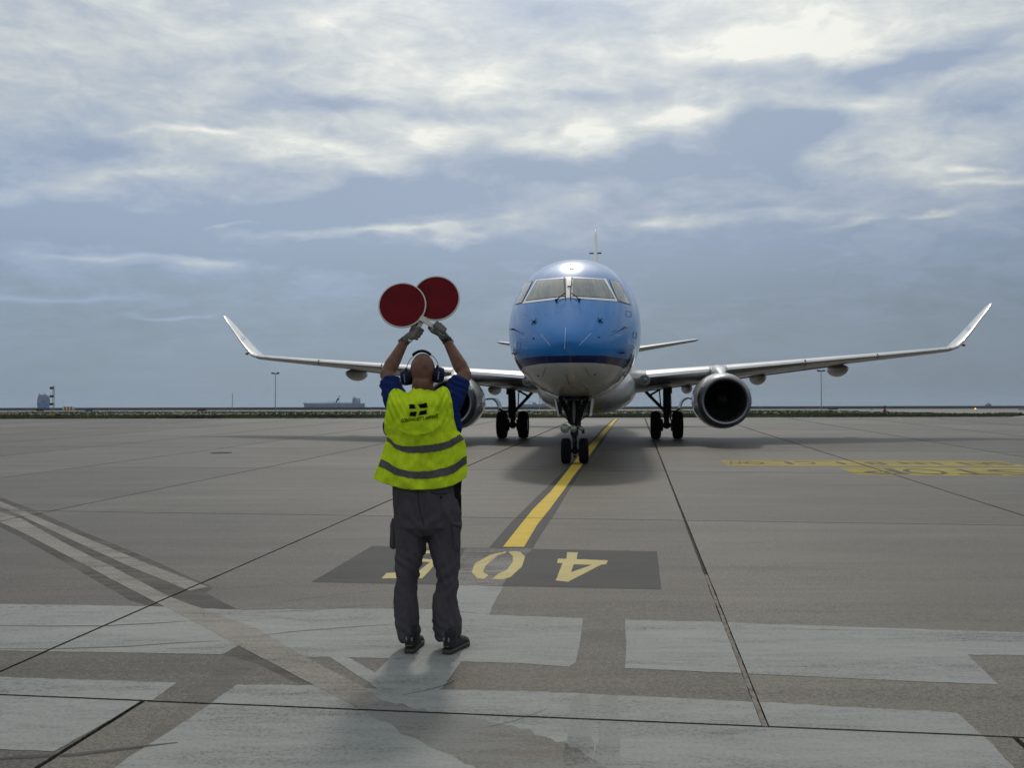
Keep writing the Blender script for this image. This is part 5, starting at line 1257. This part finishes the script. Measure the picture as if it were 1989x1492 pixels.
VB = BVHTree.FromPolygons(vb, [f for f in fs if max(f) < nb])
def strip(name, up_, lo_, mt, off, n=64, parent=vest):
    vs = []
    for i in range(n+1):
        a, b = along(up_, i/n), along(lo_, i/n)
        for k in (0, .33, .67, 1): q = a.lerp(b, k); vs.append(cast(VB, q.x, q.y, off))
    fs_ = [(i*4+k, (i+1)*4+k, (i+1)*4+k+1, i*4+k+1) for i in range(n) for k in range(3)]
    o = mesh(name, vs, fs_, mt, parent, True, base); return o
M_refl = mat('reflective_tape', (.085, .086, .08), .6, 0, .15, 60, bump=.0006, bscale=500, spec=.12)
M_edge = mat('tape_edge', (.50, .52, .30), .8)
B1u = [(751.8, 850), (756, 850), (760, 853), (765, 859.5), (772, 864), (782, 866.5), (795, 867), (815, 866), (840, 863.5), (858, 860.5), (872, 856.5), (884, 850), (893, 844), (899.5, 840)]
B1l = [(750.5, 857), (755, 858.5), (760, 862.5), (765, 868), (772, 873.5), (782, 877.5), (795, 880.5), (815, 880.5), (840, 878), (858, 875), (872, 870.5), (884, 863.5), (893, 857), (902, 853)]
B2u = [(738.8, 891.5), (748, 895), (758, 901), (767, 907), (780, 912), (795, 915.5), (812, 916.5), (830, 915.5), (850, 912.5), (868, 907.5), (880, 902.5), (890, 896), (898, 889), (907.2, 885.5)]
B2l = [(734, 905), (748, 911), (758, 917), (767, 922), (780, 926), (795, 929.5), (812, 930.5), (830, 930), (850, 928), (868, 924), (880, 919), (890, 912), (898, 905), (907.4, 899)]
for a, b in ((B1u, B1l), (B2u, B2l)):
    strip('reflective_band', a, b, M_refl, .0065)
MB().tube([cast(VB, *p, .0025) for p in arc], .0014, 6, False).build('yoke_seam_shade', mat('seam_shade_green', (.30, .45, .02), .9, spec=.05), vest, off=base)  # yoke seam line, shadow of the doubled cloth put into its darker green
for pl_, nm in ((lft[:6], 'armhole_piping'), (rgt[:6], 'armhole_piping'), (top, 'neck_piping')):
    MB().tube([Vector(vb[0])*0+cast(VB, p[0]+(.8 if nm[0] == 'a' and p[0] < 800 else -.8 if nm[0] == 'a' else 0), p[1]+(1.0 if nm[0] == 'n' else 0), .002) for p in pl_], .0022, 6).build(nm, mat('piping_lime', (.66, .85, .10), .8, spec=.1), vest, off=base)
# back print: emblem of four dark quadrilaterals and the airport name
M_print = mat('black_print', (.006, .006, .008), .9, spec=.05)
c4 = lambda x, y: (690+x/5.738, 740+y/5.738)
for q in (((600, 266), (668, 264), (680, 308), (600, 314)), ((697, 262), (790, 247), (799, 294), (726, 304)), ((608, 346), (684, 343), (675, 392), (611, 396)), ((726, 334), (800, 325), (807, 371), (709, 387))):
    quad = [c4(*p) for p in q]; vs = []
    for j in range(7):
        for i in range(7): p = bil(quad, i/6, j/6); vs.append(cast(VB, p.x, p.y, .0065))
    mesh('emblem_panel', vs, [(j*7+i, j*7+i+1, j*7+i+8, j*7+i+7) for j in range(6) for i in range(6)], M_print, vest, True, base)
me = text_obj('vest_lettering', 'GENOVA CITY AIRPORT', M_print, 1.08, .022); xs = [q.co.x for q in me.vertices]; ys = [q.co.y for q in me.vertices]
bm = bmesh.new(); bm.from_mesh(me); bmesh.ops.subdivide_edges(bm, edges=[e for e in bm.edges if e.calc_length() > .25], cuts=1); bm.to_mesh(me); bm.free()
for q in me.vertices:
    fx_ = (q.co.x-min(xs))/(max(xs)-min(xs)); fy_ = (q.co.y-min(ys))/(max(ys)-min(ys)); px = 781.0+fx_*71; py = 820.8-fx_*9.5-fy_*6.6+3.0*fx_*(1-fx_)
    q.co = cast(VB, px, py, .0068)-base
link(bpy.data.objects.new('vest_lettering', me), vest)

# gloves gripping the paddle handles
def glove(W, C, d, n, tag_):
    b = Vector((0, 1, 0)); mb = MB()
    rods = []
    K = []
    for i in range(4):
        o = .036-.0215*i; k = C+d*o-b*.017+n*.010; K.append(k)
        L = (1.0, 1.08, 1.0, .84)[i]
        p1 = k+n*.024*L+b*.016; p2 = p1+b*.026*L-n*.004; p3 = p2-n*.022*L+b*.004
        mb.cap(k, .0135, p1, .0120, 10); mb.cap(p1, .0120, p2, .0112, 10); mb.cap(p2, .0112, p3, .0095, 10)
        mb.cap(W+(C-W)*.30-b*.006+d*o*.45, .020, k, .0150, 12)
    mb.cap(W+(C-W)*.05, .031, W+(C-W)*.55-b*.008, .030, 16)
    t0 = W+(C-W)*.42+d*.018; t1 = C-n*.027+d*.030-b*.010; t2 = t1+d*.030+n*.006+b*.004
    mb.cap(t0, .018, t1, .0145, 12); mb.cap(t1, .0140, t2, .0115, 12)
    g_ = remesh(mb, 'glove', .0032, 2, [M_gloveb, M_gloved], MAN, base, lambda c, nn: .0012*noise.noise(c*70))
    for p in g_.data.polygons:
        c = p.center+base
        if (c-C).dot(b) > .004 or (c-t2).length < .020: p.material_index = 1
    a = W-(C-W).normalized()*.026
    MB().tube([a, a+(W-a)*.5, W+(C-W).normalized()*.006], [.034, .0325, .034], 20).build('cuff', M_gloved, MAN, off=base)
    return g_
# paddles: each is its own thing, held crosswise
M_pred = mat('dark_red_disc', (.13, .004, .008), .6, var=.28, vscale=7, spec=.12); M_rimw = mat('cream_plastic', (.55, .53, .45), .45, var=.06)
def paddle(C, H1, label, r=.1475, tilt=14):
    """C disc centre, H1 far end of handle"""
    nrm = Vector((0, -math.cos(R(tilt)), math.sin(R(tilt)))); hd = (H1-C); hd = (hd-nrm*hd.dot(nrm)).normalized(); sd = nrm.cross(hd)
    L = (H1-C).length
    t = thing('signal_paddle', label, 'paddle', C, 'red signal paddles held overhead')
    mrot = Matrix((sd, nrm, hd)).transposed()   # local x side, y normal, z handle direction
    def P(x, y, z): return mrot @ Vector((x, y, z))
    mb = MB(); rr = []
    for y, k in ((-.004, 1), (.004, 1)): rr.append([P(r*k*math.cos(a), y, r*k*math.sin(a)) for a in [2*math.pi*j/72 for j in range(72)]])
    mb.loft(rr); mb.build('disc', M_pred, t)
    mb = MB(); rr = []
    for j in range(72):
        a = 2*math.pi*j/72; rr.append([P((r+x)*math.cos(a), y, (r+x)*math.sin(a)) for x, y in ((.007, 0), (.005, .006), (-.002, .0065), (-.003, 0), (-.002, -.0065), (.005, -.006))])
    rr.append(rr[0]); mb.loft(rr, False); mb.build('rim', M_rimw, t)
    mb = MB(); rr = []
    for z, w in ((r-.004, .020), (r+.03, .0145), (r+.06, .0135), (L-.01, .0135), (L, .010)): rr.append([P(x*w, y*.009, z) for x, y in ((-1, -1), (1, -1), (1, 1), (-1, 1))])
    mb.loft(rr); mb.build('handle', M_rimw, t, False)
    return hd
Yf, Yb = 6.085, 6.125
Cr, Hr = A_(846.9, 579.5, Yb), A_(797.5, 670, Yb); Cl, Hl = A_(781.5, 593, Yf), A_(866, 655, Yf)
def fix(C, H, tilt=14):  # end of handle brought into the disc plane
    nrm = Vector((0, -math.cos(R(tilt)), math.sin(R(tilt)))); return H-nrm*((H-C).dot(nrm))
Hr_, Hl_ = fix(Cr, Hr), fix(Cl, Hl)
hr = paddle(Cr, Hr_, 'red round paddle in the left glove, its disc upper right and behind'); hl = paddle(Cl, Hl_, 'red round paddle in the right glove, its disc lower left and in front')
def grip(C, H, f, hd, W, nn):
    g0_ = C+(H-C)*f; d = -hd; n = nn-d*nn.dot(d); n.y = 0; n = n.normalized(); return glove(W, g0_, d, n, 0)
grip(Cr, Hr_, .80, hr, A_(786, 663, 6.10), Vector((1, 0, .25)))
grip(Cl, Hl_, .85, hl, A_(868.5, 662, 6.10), Vector((.2, 0, 1)))

# ear defenders
mb = MB()
for s, cx, cy, hw, hh in ((-1, 787.2, 733.5, .029, .049), (1, 853, 728.5, .031, .050)):
    c = A_(cx, cy, 5.80); rt = Matrix.Rotation(R(-s*-6), 3, 'Y')
    rr = []
    for x, k in ((-1, .55), (-.8, .85), (-.3, .98), (.45, 1.0), (.85, .94)):
        rr.append([c+rt @ Vector((s*-x*hw, hh*.80*k*math.copysign(abs(math.sin(a))**.8, math.sin(a)), hh*k*math.copysign(abs(math.cos(a))**.8, math.cos(a)))) for a in [2*math.pi*j/28 for j in range(28)]])
    cup = MB().loft(rr).build('ear_cup', M_bluecup, MAN, off=base)
    MB().lathe([(0, .044), (s*-.008, .046), (s*-.018, .042), (s*-.020, .030), (0, .030)], c-Vector((s*hw*.75, 0, 0)), 'x', 24).build('ear_cushion', M_blk, cup, off=base)
    MB().tube([c+Vector((-s*.004, -.047, -.030)), c+Vector((s*.003, -.047, .020))], .004, 6).build('cup_mark', M_dull, cup, off=base)
    MB().box(c+Vector((-s*.008, -.022, hh*.95)), (.014, .02, .022)).build('arm_clip', M_blk, cup, False, off=base)
for pts in (((790, 722, 5.77), (790.5, 711, 5.775), (794, 702, 5.785), (799.5, 694.5, 5.79), (804, 690.5, 5.79)), ((851.5, 717, 5.77), (850.5, 706, 5.775), (846, 697.5, 5.785), (840.5, 691.5, 5.79), (835.5, 689, 5.79))):
    MB().tube([A_(*p) for p in pts], .0028, 6).build('band_wire', M_dull, MAN, off=base)
    MB().tube([A_(p[0], p[1], p[2]+.03) for p in pts], .0028, 6).build('band_wire', M_dull, MAN, off=base)
rr = []
for i in range(13):
    t = i/12; px = 801.5+t*35; py = 690.5-8.2*math.sin(math.pi*t)**.8-1.0*t; c = A_(px, py, 5.80); tn = Vector((math.cos(-(t-.5)*1.3), 0, math.sin(-(t-.5)*1.3))); nn = Vector((-tn.z, 0, tn.x))
    rr.append([c+Vector((0, .024*math.cos(a), 0))+nn*(.009*math.sin(a)) for a in [2*math.pi*j/16 for j in range(16)]])
MB().loft(rr).build('headband', M_blk, MAN, off=base)
